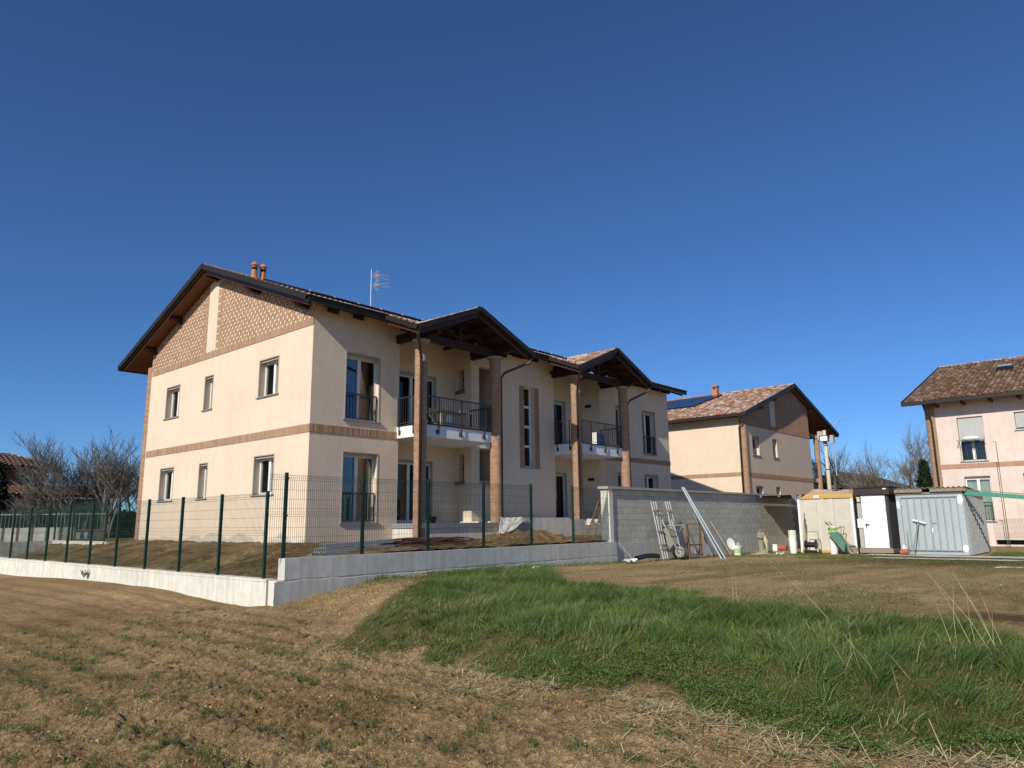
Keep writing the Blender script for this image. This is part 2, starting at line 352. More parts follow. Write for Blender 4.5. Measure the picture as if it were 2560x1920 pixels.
# ------------------------------------------------------------------ building kit
def P3(ax, pl, a, d, z): return (pl + d, a, z) if ax == 'X' else (a, pl + d, z)
def abox(mb, ax, pl, a0, a1, d0, d1, z0, z1, tint=(1, 1, 1)):
    p, q = P3(ax, pl, a0, d0, z0), P3(ax, pl, a1, d1, z1); return mb.box(*p, *q, tint)
def wall_grid(mb, ax, pl, a0, a1, z0, z1, ops=(), th=.32):
    A = sorted({a0, a1, *[v for o in ops for v in o[:2] if a0 < v < a1]}); Z = sorted({z0, z1, *[v for o in ops for v in o[2:4] if z0 < v < z1]})
    full = lambda i, j: 0 <= i < len(A) - 1 and 0 <= j < len(Z) - 1 and not any(o[0] <= (A[i] + A[i + 1]) / 2 <= o[1] and o[2] <= (Z[j] + Z[j + 1]) / 2 <= o[3] for o in ops)
    for i in range(len(A) - 1):
        for j in range(len(Z) - 1):
            if not full(i, j): continue
            b0, b1, c0, c1 = A[i], A[i + 1], Z[j], Z[j + 1]; q = lambda *v: mb.add([P3(ax, pl, *t) for t in v], [(0, 1, 2, 3)])
            q((b0, 0, c0), (b1, 0, c0), (b1, 0, c1), (b0, 0, c1)); q((b0, th, c0), (b0, th, c1), (b1, th, c1), (b1, th, c0))
            if not full(i - 1, j): q((b0, 0, c0), (b0, 0, c1), (b0, th, c1), (b0, th, c0))
            if not full(i + 1, j): q((b1, 0, c0), (b1, th, c0), (b1, th, c1), (b1, 0, c1))
            if not full(i, j - 1): q((b0, 0, c0), (b0, th, c0), (b1, th, c0), (b1, 0, c0))
            if not full(i, j + 1): q((b0, 0, c1), (b1, 0, c1), (b1, th, c1), (b0, th, c1))
    return mb
BR = [(.41, .262, .165), (.39, .24, .152), (.44, .285, .18), (.37, .222, .143), (.42, .27, .172)]
def btint(s=.08):
    c = random.choice(BR); k = 1 + random.uniform(-s, s); return tuple(v * k for v in c)
def soldier(root, ax, pl, a0, a1, z0, z1, pr=.022, pitch=.068, tint=btint):
    mb = MB(); n = max(1, round((a1 - a0) / pitch)); w = (a1 - a0) / n
    for i in range(n):
        j = random.uniform(-.004, .004)
        abox(mb, ax, pl, a0 + i * w + .004, a0 + (i + 1) * w - .004, -pr + j, .03, z0 + .003, z1 - .003 + random.uniform(-.003, .003), tint())
    mb.obj('brick_course', 'brick', root, True, kind='stuff', fix=False)
    m2 = MB(); abox(m2, ax, pl, a0, a1, -.008, .02, z0 + .002, z1 - .002); m2.obj('mortar_bed', 'mortar', root)
def brick_column_mesh(r, h, n=10, course=.068):
    mb = MB(); k = int(h / course); sub = 2
    for c in range(k):
        z0 = c * course; z1 = z0 + course - .010; ph = (c % 2) * .5
        for i in range(n):
            a0 = (i + ph) * 2 * math.pi / n; a1 = a0 + 2 * math.pi / n - .035; ro = r + random.uniform(-.003, .003); vs = []
            for z in (z0, z1):
                for rr in (r - .03, ro):
                    for s in range(sub + 1):
                        a = a0 + (a1 - a0) * s / sub; vs.append((rr * math.cos(a), rr * math.sin(a), z))
            m = sub + 1; fs = []
            for s in range(sub):
                fs += [(m + s, m + s + 1, 3 * m + s + 1, 3 * m + s), (2 * m + s, 3 * m + s, 3 * m + s + 1, 2 * m + s + 1), (s, s + 1, m + s + 1, m + s)]
            fs += [(0, m, 3 * m, 2 * m), (m - 1, 3 * m - 1, 4 * m - 1, 2 * m - 1)]
            mb.add(vs, fs, btint(.10))
    me = mb.mesh('brick_ring_courses', tint=True, fix=True); me.materials.append(MT['brick'])
    core = MB().lathe((0, 0, 0), [(r - .012, 0), (r - .012, k * course)], 20).mesh('mortar_core'); core.materials.append(MT['mortar'])
    return me, core
def column(root, meshes, x, y, z0, cap=None, r=.285):
    core = inst('column', meshes[1], root, (x, y, z0))
    b = inst('brick_courses', meshes[0], core, (x, y, z0)); b['kind'] = 'stuff'; b.rotation_euler.z = random.random()
    if cap:
        MB().lathe((x, y, cap), [(r + .01, 0), (r + .09, .02), (r + .10, .10), (r + .02, .11)], 24).obj('column_cap', 'cap', core)
    return core
BARM = {}
def railing(root, ax, pl, a0, a1, z0, z1, posts=(), step=.115, d=0, name='railing', foot=None):
    mb = MB(); top = .045
    abox(mb, ax, pl, a0, a1, d - .022, d + .022, z1 - .04, z1); abox(mb, ax, pl, a0, a1, d - .014, d + .014, z0 + .05, z0 + .075)
    for p in (a0 + .02, a1 - .02): abox(mb, ax, pl, p - .018, p + .018, d - .018, d + .018, z0, z1 - .04)
    for p in posts:
        zf = foot if foot is not None else z0
        abox(mb, ax, pl, p - .02, p + .02, d - .045, d - .018, zf, z1 - .04)
        if foot is not None: abox(mb, ax, pl, p - .075, p - .02, d - .05, d + .16, zf + .02, zf + .16)
    o = mb.obj(name, 'rail', root); h = round(z1 - z0 - .115, 3)
    if h not in BARM:
        m = MB().box(-.007, -.007, 0, .007, .007, h).mesh('bar'); m.materials.append(MT['rail']); BARM[h] = m
    n = int((a1 - a0) / step)
    for i in range(n): inst('bar', BARM[h], o, P3(ax, pl, a0 + (a1 - a0) * (i + .5) / n, d, z0 + .075))
    return o
def window(root, ax, pl, a0, a1, z0, z1, leaves=2, dep=.24, sill=True, rail=None, trim=True, name='window', fm='pvc', shutter=0, curtain=False):
    fr = MB(); w = .065; d0, d1 = dep, dep + .07; zt = z1 - .10
    abox(fr, ax, pl, a0 + .004, a0 + w, d0, d1, z0, zt); abox(fr, ax, pl, a1 - w, a1 - .004, d0, d1, z0, zt)
    abox(fr, ax, pl, a0 + w, a1 - w, d0, d1, zt - w, zt); abox(fr, ax, pl, a0 + w, a1 - w, d0, d1, z0, z0 + w + .02)
    abox(fr, ax, pl, a0 + .004, a1 - .004, d0 - .01, d1 + .02, zt + .002, z1 - .004)
    if leaves == 2:
        c = (a0 + a1) / 2 - .1 * (a1 - a0) * 0; abox(fr, ax, pl, c - .065, c + .065, d0 - .012, d1 - .004, z0 + w + .02, zt - w)
    o = fr.obj(name, fm, root)
    span = [(a0 + w, a1 - w)] if leaves == 1 else [(a0 + w, c - .065), (c + .065, a1 - w)]
    for s, e in span:
        g = MB(); abox(g, ax, pl, s, e, d0 + .03, d0 + .042, z0 + w + .02, zt - w); g.obj('pane', 'glass', o)
        if curtain:
            cu_ = MB(); n = 26; vs = []
            for i in range(n + 1):
                a = s + (e - s) * i / n; dd = d1 + .08 + .025 * math.sin(i * 1.6)
                vs += [P3(ax, pl, a, dd, z0 + .05), P3(ax, pl, a, dd, zt - w)]
            cu_.add(vs, [(2 * i, 2 * i + 2, 2 * i + 3, 2 * i + 1) for i in range(n)]).obj('curtain', 'curtain', o)
    if trim:
        t = MB(); tw = .038
        abox(t, ax, pl, a0, a0 + tw, -.012, .03, z0, z1); abox(t, ax, pl, a1 - tw, a1, -.012, .03, z0, z1); abox(t, ax, pl, a0 + tw, a1 - tw, -.012, .03, z1 - tw, z1)
        abox(t, ax, pl, a0 + tw, a1 - tw, .05, .06, z1 - .11, z1 - .06)
        t.obj('opening_trim', 'trim', o)
    if sill:
        s = MB(); abox(s, ax, pl, a0 - .06, a1 + .06, -.06, dep, z0 - .04, z0); s.obj('sill', 'sill', o)
    if shutter:
        n = int((z1 - shutter) / .055)
        for i in range(n):
            s = MB(); abox(s, ax, pl, a0 + .03, a1 - .03, dep - .1 - .012, dep - .1 + .004, z1 - (i + 1) * .055, z1 - i * .055 - .008)
            s.obj('shutter_slat', 'shutter', o)
    if rail:
        mb = MB(); abox(mb, ax, pl, a0 + .06, a1 - .06, .06, .10, rail - .04, rail); abox(mb, ax, pl, a0 + .06, a1 - .06, .07, .09, z0 + .06, z0 + .085)
        for p in (a0 + .06, a1 - .10): abox(mb, ax, pl, p, p + .04, .06, .10, z0 + .02, rail)
        n = int((a1 - a0 - .2) / .115)
        for i in range(n):
            a = a0 + .1 + (a1 - a0 - .2) * (i + .5) / n; abox(mb, ax, pl, a - .007, a + .007, .073, .087, z0 + .085, rail - .04)
        mb.obj('guard_rail', 'rail', o)
    return o
TP = [(.40, .215, .135), (.34, .17, .105), (.46, .27, .18), (.52, .38, .29), (.30, .15, .095), (.37, .22, .15)]
def tile_field(root, org, u, v, U, V, pu=.205, pv=.36, keep=None, pal=TP, pale=.14, r=.085, name='roof_tiles', drop=True):
    """curved clay tiles laid on the slope org + u*a + v*b"""
    o = Vector(org); u = Vector(u).normalized(); v = Vector(v).normalized(); n = u.cross(v)
    if n.z < 0: n = -n
    mb = MB(); K = 5
    for i in range(int(U / pu)):
        for j in range(int(math.ceil(V / pv))):
            a = (i + .5) * pu + random.uniform(-.008, .008); b = j * pv
            if b + .1 > V or (keep and not keep(a, b + pv / 2)): continue
            c = (.62, .55, .48) if random.random() < pale else random.choice(pal); k = random.uniform(.82, 1.15); c = tuple(x * k for x in c)
            vs = []
            for bb, rr, up in ((b - .03, r, .035), (min(b + pv + .02, V), r * .82, .0)):
                for q in range(K):
                    t = math.pi * q / (K - 1); vs.append(o + u * (a + rr * math.cos(t)) + v * bb + n * (up + rr * .95 * math.sin(t)))
            fs = [(q, q + 1, K + q + 1, K + q) for q in range(K - 1)]
            if drop: vs += [p - n * .03 for p in vs[:K]]; fs += [(q, q + 1, 2 * K + q + 1, 2 * K + q) for q in range(K - 1)]
            mb.add(vs, fs, c)
    return mb.obj(name, 'tile', root, True, smooth=False, kind='stuff', fix=False)
def ridge_tiles(root, p, q, r=.12, step=.38):
    p, q = Vector(p), Vector(q); d = (q - p); L = d.length; d.normalize(); s = d.cross(Vector((0, 0, 1))).normalized(); mb = MB()
    for i in range(int(L / step)):
        c = random.choice(TP); vs = []
        for t, rr in ((i * step, r), (i * step + step + .04, r * .86)):
            for k in range(6):
                a = math.pi * k / 5; vs.append(p + d * t + s * rr * math.cos(a) + Vector((0, 0, rr * .8 * math.sin(a))))
        mb.add(vs, [(k, k + 1, 6 + k + 1, 6 + k) for k in range(5)], c)
    mb.obj('ridge_tiles', 'tile', root, True, kind='stuff', fix=False)
def gable_bricks(root, ax, pl, a0, a1, z0, top, skip, per=.27, course=.075, th=.018):
    """pierced brickwork: offset gaps show the plaster behind as small crosses"""
    mb = MB(); r = 0; z = z0
    while z < z0 + 3.4:
        cuts = []
        if r % 2 == 0:
            off = 0 if (r // 2) % 2 == 0 else per / 2; gap = .12; centers = np.arange(a0 + off, a1 + per, per)
        else: gap = .045; centers = np.arange(a0, a1 + per, per / 2)
        cur = a0
        for c in list(centers) + [a1 + gap]:
            s, e = cur, min(c - gap / 2, a1); cur = c + gap / 2
            if e - s < .02: continue
            m = (s + e) / 2
            if any(k0 - .02 < m < k1 + .02 for k0, k1 in skip) or z + course > top(m): continue
            edge = any(k0 - .27 < m < k1 + .27 for k0, k1 in skip)
            if edge: s -= gap * .45; e += gap * .45
            for k0, k1 in skip:
                if s < k1 < e: s = k1
                if s < k0 < e: e = k0
            s = max(s, a0); e = min(e, a1)
            abox(mb, ax, pl, s, e, -th + random.uniform(-.003, .003), .004, z + .001, z + course - .003, btint(.1))
        z += course; r += 1
    mb.obj('pierced_brickwork', 'brick', root, True, kind='stuff', fix=False)

# ------------------------------------------------------------------ main house
def main_house():
    H = thing('apartment_house', (12.7, 19.75, 1.0), 'newly built two-storey cream apartment house with two gabled brick-columned porches, behind the green fence', 'house')
    G, F = 12.7, 19.75; yR = 26.5; m = .3836
    dt = lambda y: 8.70 + m * (y - 19.17) if y <= yR else 8.70 + m * (yR - 19.17) - m * (y - yR)     # top of the roof deck
    db = lambda y: dt(y) - .16
    gw = [(29.20, 30.46, 6.05, 7.38, 2), (26.37, 27.08, 6.05, 7.38, 1), (21.73, 23.03, 6.05, 7.38, 2), (29.21, 30.49, 2.70, 4.03, 2), (26.37, 27.08, 2.70, 4.03, 1), (21.74, 23.06, 2.70, 4.03, 2)]
    w = MB(); wall_grid(w, 'X', G, F, 32.1, .7, 8.06, [g[:4] for g in gw])
    wall_grid(w, 'Y', F, G + .32, 16.28, .7, db(F) - .02, [(13.98, 15.42, 5.11, 7.38), (13.96, 15.42, 1.74, 4.05)])
    sw = [(23.07, 23.78, 3.98, 7.40)]
    wall_grid(w, 'Y', F, 21.6, 25.13, .7, db(F) - .02, sw)
    wall_grid(w, 'Y', F, 28.7, 35.24, .7, db(F) - .02, [(32.52, 33.86, 5.08, 7.38), (32.52, 33.88, 2.70, 4.04), (30.05, 30.75, 5.08, 7.38), (30.05, 30.75, 2.7, 4.04)])
    # porch recesses
    wall_grid(w, 'Y', 20.9, 16.28, 20.2, 1.3, 8.95, [(16.75, 19.10, 5.11, 7.38), (16.75, 18.95, 1.74, 4.04)])
    wall_grid(w, 'X', 20.2, 20.03, 20.9, 1.3, 8.9, [(20.44, 20.75, 6.95, 7.80), (20.44, 20.75, 3.30, 4.35)], th=.4)
    w.box(20.601, 20.031, 1.3, 20.65, 20.4, 8.6); w.box(20.63, 20.05, 3.0, 21.62, 20.3, 3.30); w.box(20.63, 20.05, .9, 21.62, 20.3, 3.0)
    w.box(20.08, 19.93, 7.93, 21.6, 20.3, 8.7); w.box(20.14, 20.3, 7.90, 20.2, 20.9, 8.7)
    wall_grid(w, 'Y', 20.9, 25.13, 28.7, 1.3, 8.95, [(25.75, 27.5, 5.11, 7.36), (25.75, 27.45, 1.75, 3.96)])
    for x0 in (15.96, 24.81): w.box(x0, 20.07, 1.0, x0 + .319, 21.2, 8.6)
    w.box(28.7, 20.07, 1.0, 29.02, 21.2, 8.6); w.box(21.6, 20.07, 1.0, 21.9, 21.4, 8.6)
    w.box(34.92, 20.07, .7, 35.24, 32.5, 8.6); w.box(13.02, 32.1, .7, 35.24, 32.42, 8.5)
    w.obj('wall', 'plaster', H)
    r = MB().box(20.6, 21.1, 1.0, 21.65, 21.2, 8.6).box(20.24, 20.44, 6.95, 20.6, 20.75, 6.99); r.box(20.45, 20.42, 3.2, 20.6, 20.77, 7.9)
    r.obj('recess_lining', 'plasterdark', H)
    for z, zt in ((6.95, 7.8), (3.3, 4.35)):
        b = MB().box(20.15, 20.40, z - .13, 20.25, 21.0, z); b.obj('niche_sill', 'rust', H)
        v = MB()
        for yy in (20.52, 20.67): v.tube([(20.44, yy, z + .5), (20.40, yy, z + .5)], .06, 12)
        v.obj('vent', 'dark', H)
    soldier(H, 'Y', 20.05, 20.64, 21.6, 3.18, 3.33)
    # gable field
    tri = MB().prism([(G + .006, F, 8.06), (G + .006, 32.1, 8.06), (G + .006, 32.1, db(32.1)), (G + .006, yR, db(yR)), (G + .006, F, db(F))], (.31, 0, 0)); tri.obj('gable_wall', 'plaster', H)
    n = 80; vs = []
    for i in range(n + 1):
        y = lerp(F + .03, 31.9, i / n); vs += [(G - .003, y, .8), (G - .003, y, 1.18 + .30 * max(0, float(fbm(np.array(y * .9), np.array(4.2), 4)) - .42) * 2.2 + .05 * math.sin(y * 3))]
    MB().add(vs, [(2 * i, 2 * i + 2, 2 * i + 3, 2 * i + 1) for i in range(n)]).obj('base_patch', 'patch', H)
    MB().prism([(G - .012, 26.38, 8.32), (G - .012, 27.12, 8.32), (G - .012, 27.12, db(27.12) - .02), (G - .012, yR, db(yR) - .02), (G - .012, 26.38, db(26.38) - .02)], (.046, 0, 0)).obj('plaster_strip', 'plaster', H)
    gable_bricks(H, 'X', G + .006, F, 32.1, 8.32, lambda a: db(a) - .02, [(26.38, 27.12)])
    soldier(H, 'X', G, F, 32.0, 8.06, 8.315); soldier(H, 'X', G, F - .02, 32.0, 4.565, 4.835)
    soldier(H, 'Y', F, G - .02, 16.28, 4.585, 4.845); soldier(H, 'Y', F, 28.9, 35.26, 4.585, 4.83)
    for g in gw: window(H, 'X', G, *g[:4], leaves=g[4])
    window(H, 'Y', F, 13.98, 15.42, 5.11, 7.38, rail=6.02); window(H, 'Y', F, 13.96, 15.42, 1.74, 4.05, rail=2.72)
    window(H, 'Y', F, 32.52, 33.86, 5.08, 7.38, rail=6.05); window(H, 'Y', F, 32.52, 33.88, 2.70, 4.04)
    window(H, 'Y', F, 30.05, 30.75, 5.08, 7.38, leaves=1, rail=6.05); window(H, 'Y', F, 30.05, 30.75, 2.7, 4.04, leaves=1)
    for z0, z1, xr in ((5.11, 7.38, 19.10), (1.74, 4.04, 18.95)): window(H, 'Y', 20.9, 16.75, xr, z0, z1, dep=.14, sill=False, name='glazed_door')
    for z0, z1, xr in ((5.11, 7.36, 27.5), (1.75, 3.96, 27.45)): window(H, 'Y', 20.9, 25.75, xr, z0, z1, dep=.14, sill=False, name='glazed_door')
    # stair window: four stacked panes between brick pilasters
    fr = MB(); zs = [3.98, 4.86, 5.70, 6.56, 7.40]
    for a0, a1 in ((23.07, 23.14), (23.69, 23.779)): abox(fr, 'Y', F, a0, a1, .22, .29, 3.98, 7.40)
    for z in zs: abox(fr, 'Y', F, 23.14, 23.69, .22, .29, max(z - .05, 3.981), min(z + .05, 7.399))
    st = fr.obj('stair_window', 'pvc', H)
    for i in range(4): MB().box(23.14, F + .25, zs[i] + .05, 23.69, F + .262, zs[i + 1] - .05).obj('pane', 'glass', st)
    for a0 in (22.79, 23.785):
        p = MB(); k = 0; z = 3.97
        while z < 7.38:
            o = .07 * (k % 2)
            for s, e in ((a0, a0 + .14 - o), (a0 + .145 - o, a0 + .275)): abox(p, 'Y', F, s + .003, e - .003, -.025, .01, z, z + .056, btint())
            z += .066; k += 1
        p.obj('brick_pilaster', 'brick', H, True, kind='stuff', fix=False)
        MB().box(a0, F - .008, 3.96, a0 + .275, F + .02, 7.40).obj('mortar_bed', 'mortar', H)
    MB().box(22.75, F - .04, 3.90, 24.1, F + .2, 3.945).obj('sill', 'sill', st)
    # dark inside so that rooms do not see daylight through the house
    MB().box(13.9, 21.9, .8, 34.0, 31.2, 8.2).obj('daylight_block', 'dark', H)
    # slabs and plinths
    MB().box(16.2, 18.5, 4.62, 19.95, 20.91, 5.03).box(19.95, 20.04, 4.62, 21.6, 20.9, 5.0).obj('balcony_slab', 'slab', H)
    MB().box(25.13, 18.5, 4.60, 28.8, 20.91, 5.03).obj('balcony_slab', 'slab', H)
    for x0, x1 in ((16.16, 19.93), (25.1, 28.8)):
        MB().box(x0, 18.46, 5.034, x1, 18.62, 5.07).box(x0, 18.62, 5.034, x0 + .15, 19.7, 5.07).obj('balcony_edging', 'metaldk', H)
    MB().box(16.1, 18.32, .8, 20.3, 20.9, 1.55).box(20.0, 17.75, .9, 29.0, 20.9, 1.74).obj('plinth', 'conc', H)
    MB().box(16.05, 18.26, 1.55, 20.0, 20.9, 1.70).obj('porch_paving', 'sill', H)
    for x0, x1, ps, pl in ((16.24, 19.85, (17.0, 18.1, 19.3), (18.85, 19.6)), (25.17, 28.7, (26.1, 27.2, 28.2), (18.9, 19.6))):
        railing(H, 'Y', 18.47, x0 + .25, x1 - .2, 5.07, 6.05, posts=ps, foot=4.72, name='balcony_railing')
        railing(H, 'X', x0 - .03, 18.75, 19.72, 5.07, 6.05, posts=pl, foot=4.72, name='balcony_railing')
        railing(H, 'X', x1 - .02, 18.75, 19.72, 5.07, 6.0, name='balcony_railing')
    # columns
    tall = brick_column_mesh(.215, 6.9)
    for x, y in ((16.2, 18.5), (19.95, 18.5), (25.1, 18.5), (28.85, 18.5)): column(H, tall, x, y, 1.0, 7.84, .215)
    corner = brick_column_mesh(.32, 7.55); column(H, corner, 12.95, 32.3, .95, None)
    # roof
    x0, x1 = 12.0, 36.1; zE = 8.70; yW = 33.83
    deck = MB().prism([(x0 + .12, 19.17, zE), (x0 + .12, yR, dt(yR)), (x0 + .12, yW, zE), (x0 + .12, yW, zE - .15), (x0 + .12, yR, dt(yR) - .16), (x0 + .12, 19.17, zE - .15)], (x1 - x0 - .24, 0, 0))
    pc = [(18.0, 15.07, 20.93), (26.8, 23.94, 29.66)]
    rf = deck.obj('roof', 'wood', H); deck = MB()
    for c, l, rr in pc:
        zr = 8.02 + .4 * 2.93; k = (zr - 8.70) / .4; yv = 19.17 + (zr - 8.70) / m
        for s, e in ((l, c - k), (rr, c + k)):
            deck.prism([(s, 17.4, 8.02), (s, 19.17, 8.70), (e, 19.17, 8.70)], (0, 0, -.12))
            deck.prism([(s, 17.41, 8.023), (c, 17.41, zr), (c, yv, zr + .003)], (0, 0, -.125))
        deck.obj('porch_roof', 'wooddk', H); deck = MB()  # deck colour darkened to stand for the shade under the porch
    ds = math.hypot(7.33, m * 7.33)
    inp = lambda x, y: any(l + .1 < x < r_ - .1 and y < 19.17 + .9 * 0 for c, l, r_ in pc)
    tile_field(H, (x0, 19.13, zE + .005), (1, 0, 0), (0, 7.33, 7.33 * m), x1 - x0, ds)
    tile_field(H, (x0, 33.85, zE + .005), (1, 0, 0), (0, -7.33, 7.33 * m), 2.0, ds)
    ridge_tiles(H, (x0, yR, dt(yR) + .06), (x1, yR, dt(yR) + .06))
    for c, l, rr in pc:
        zr = 8.02 + .4 * 2.93; hw = 2.93; L = math.hypot(hw, .4 * hw); yd = 3.05
        for sgn, e in ((1, l), (-1, rr)):
            tile_field(H, (e, 17.42, 8.03), (0, 1, 0), (sgn * hw, 0, .4 * hw), yd, L, keep=lambda a, b, L=L: b / L > (a - .15) / yd)
            k = (zr - 8.70) / .4
            tile_field(H, (e if sgn > 0 else e - 1.7, 17.42, 8.03), (1, 0, 0), (0, 1.77, 1.77 * m), 1.7, math.hypot(1.77, 1.77 * m),
                       keep=(lambda a, b: a < (b / 1.9) * 1.7 + .05) if sgn > 0 else (lambda a, b: 1.7 - a < (b / 1.9) * 1.7 + .05))
        ridge_tiles(H, (c, 17.42, zr + .05), (c, 20.4, zr + .05))
    # verges, gutters and boards
    g = MB()
    class fb:
        def beam(*q): MB().beam(*q).obj('barge_board', 'fascia', rf)
    for a, b in (((19.0, dt(19.0)), (yR, dt(yR))), ((34.0, dt(34.0)), (yR, dt(yR)))):
        for xx, sg in ((x0, 1), (x1, -1)):
            g.beam((xx + .02 * sg, a[0], a[1] + .02), (xx + .02 * sg, b[0], b[1] + .02), .10, .19); g.beam((xx + .07 * sg, a[0], a[1] - .10), (xx + .07 * sg, b[0], b[1] - .10), .05, .08)
            fb.beam((xx + .16 * sg, lerp(a[0], b[0], .02), lerp(a[1], b[1], .02) - .16), (xx + .16 * sg, b[0], b[1] - .16), .035, .16)
    for s, e in ((x0 - .03, 15.07), (20.93, 23.94), (29.66, x1 + .03)):
        g.box(s, 18.98, 8.54, e, 19.13, 8.72); g.box(s, 18.94, 8.70, e, 19.0, 8.74)
    g.box(x0 - .03, 33.87, 8.52, x1, 34.02, 8.72)
    for c, l, rr in pc:
        zr = 8.02 + .4 * 2.93
        for e in (l, rr):
            g.beam((e, 17.36, 8.01), (c, 17.36, zr + .03), .10, .17); g.beam((e, 17.42, 7.90), (c, 17.42, zr - .08), .05, .07)
            fb.beam((lerp(e, c, .03), 17.48, 7.87), (c, 17.48, zr - .15), .04, .18)
            sg = -1 if e == l else 1
            g.beam((e + sg * .03, 17.36, 7.99), (e + sg * .03, 19.05, 8.66), .10, .17); fb.beam((e - sg * .06, 17.45, 7.87), (e - sg * .06, 19.1, 8.5), .04, .14)
    g.obj('gutter', 'metaldk', rf)
    # purlins on the gable, rafter tails under the eave
    for y in (20.12, 23.27, yR, 29.5, 31.85):
        z = db(y) - .01
        for xx, sg in ((G + .04, -1), (35.22, 1)):
            pr = [(xx + sg * t, q) for t, q in ((-.3, -.03), (.52, -.03), (.52, -.10), (.44, -.18), (.36, -.25), (-.3, -.25))]
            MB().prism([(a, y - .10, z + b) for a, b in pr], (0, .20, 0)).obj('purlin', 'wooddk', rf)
    for i in range(22):
        x = 13.25 + i * 1.02
        if any(l - .2 < x < r_ + .2 for c, l, r_ in pc): continue
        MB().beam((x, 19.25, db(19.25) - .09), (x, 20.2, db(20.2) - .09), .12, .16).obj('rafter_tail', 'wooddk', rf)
    # porch trusses
    for (c, l, rr), (ca, cb) in zip(pc, ((16.2, 19.95), (25.1, 28.85))):
        zr = 8.02 + .4 * 2.93; T = MB()
        T.prism([(ca - .36, 18.38, 8.2), (ca - .36, 18.38, 8.06), (ca - .25, 18.38, 7.96), (cb + .30, 18.38, 7.96), (cb + .55, 18.38, 8.02), (cb + .60, 18.38, 8.16), (cb + .5, 18.38, 8.22)], (0, .22, 0))
        T.box(c - .09, 18.4, 8.22, c + .09, 18.58, zr - .3)
        T.beam((ca - .4, 18.49, 8.12), (c, 18.49, zr - .26), .16, .2); T.beam((cb + .6, 18.49, 8.12), (c, 18.49, zr - .26), .16, .2)
        T.beam((c - .1, 18.49, 8.3), (c - .85, 18.49, 8.72), .12, .14); T.beam((c + .1, 18.49, 8.3), (c + .85, 18.49, 8.72), .12, .14)
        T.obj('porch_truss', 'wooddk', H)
        for x, z in ((ca, 8.12), (cb, 8.12), (c, zr - .24)): MB().box(x - .09, 17.6, z - .1, x + .09, 19.74 if x != c else 20.85, z + .1).obj('porch_beam', 'wooddk', H)
        for k in range(1, 4):
            for sg in (-1, 1):
                x = c + sg * k * .62; z = zr - .4 * k * .62 - .19; MB().box(x - .05, 17.55, z - .06, x + .05, 20.6 if k < 3 else 19.74, z + .06).obj('porch_rafter', 'wooddk', H)
    # downpipes
    for pts in ([(15.13, 17.42, 7.92), (15.16, 17.48, 7.78), (15.96, 18.22, 7.28), (16.02, 18.29, 7.08), (16.02, 18.29, 1.05)],
                [(20.87, 17.42, 7.90), (20.83, 17.50, 7.72), (20.32, 18.36, 7.36), (20.24, 18.46, 7.15), (20.24, 18.46, 1.1)],
                [(24.0, 17.42, 7.92), (24.05, 17.48, 7.78), (24.86, 18.22, 7.28), (24.92, 18.29, 7.08), (24.92, 18.29, 1.5)],
                [(29.60, 17.42, 7.90), (29.56, 17.50, 7.72), (29.22, 18.36, 7.32), (29.14, 18.46, 7.1), (29.14, 18.46, 1.5)]):
        MB().tube(pts, .05, 10).obj('downpipe', 'pipe', H, smooth=True)
    # chimney pots, solar panels, aerial
    for x in (13.36, 13.72):
        c = MB().lathe((x, 25.0, 10.85), [(.15, 0), (.15, .22), (.11, .28), (.105, .66), (.155, .70), (.155, .73), (.05, .84), (.02, .86)], 14); ch = c.obj('chimney_pot', 'clay', rf, smooth=False)
        MB().lathe((x, 25.0, 10.85), [(.107, .52), (.109, .53), (.109, .61), (.107, .62)], 14).obj('chimney_slot', 'dark', ch)
    pm = MB().box(0, 0, -.02, .99, 1.68, .02).mesh('solar_panel'); pm.materials.append(MT['solar']); fm = MB()
    for a in (0, .97): fm.box(a, 0, -.025, a + .02, 1.68, .026)
    for b in (0, 1.66): fm.box(0, b, -.025, .99, b + .02, .026)
    fmm = fm.mesh('panel_frame'); fmm.materials.append(MT['solarfr']); clm = MB().box(-.02, -.03, .02, .02, .03, .075).mesh('clamp'); clm.materials.append(MT['alu'])
    ang = math.atan(m); sv = Vector((0, math.cos(ang), math.sin(ang))); nv = Vector((0, -math.sin(ang), math.cos(ang)))
    for i in range(17):
        for j in range(2):
            p = Vector((13.1 + i * 1.01, 20.75, dt(20.75))) + sv * (j * 1.71) + nv * .17
            o = inst('solar_panel', pm, rf, p, (ang, 0, 0)); q = inst('panel_frame', fmm, o, p); 
            if j == 0: inst('clamp', clm, o, p)
    A = MB(); a0 = Vector((20.35, 26.9, 11.2)); A.tube([a0, a0 + Vector((0, 0, 2.5))], .022, 8)
    an = A.obj('aerial_mast', 'alu', rf)
    e = MB(); e2 = MB()
    bd = Vector((.75, -.66, 0)).normalized(); sd = Vector((bd.y, -bd.x, 0))
    for z, up in ((13.38, -.10), (12.90, .02)):
        b0 = Vector((20.35, 26.9, z))
        for k in (-1, 1): e.tube([b0 + bd * .25 + Vector((0, 0, .05 * k)), b0 + bd * .85 + Vector((0, 0, up + .1 * k))], .012, 5)
        for k in (-1, 1):
            e.tube([b0 + bd * .1, b0 + bd * .28 + Vector((0, 0, .28 * k))], .011, 5); e.tube([b0 + bd * .16, b0 + bd * .38 + Vector((0, 0, .26 * k))], .011, 5)
        for k in range(5): e.tube([b0 + bd * (.3 + .1 * k) - sd * .12, b0 + bd * (.3 + .1 * k) + sd * .12], .007, 4)
        e2.beam(b0 + bd * .22, b0 + bd * .36, .07, .09)
    e.obj('aerial_elements', 'alu', an); e2.obj('aerial_box', 'orange', an)
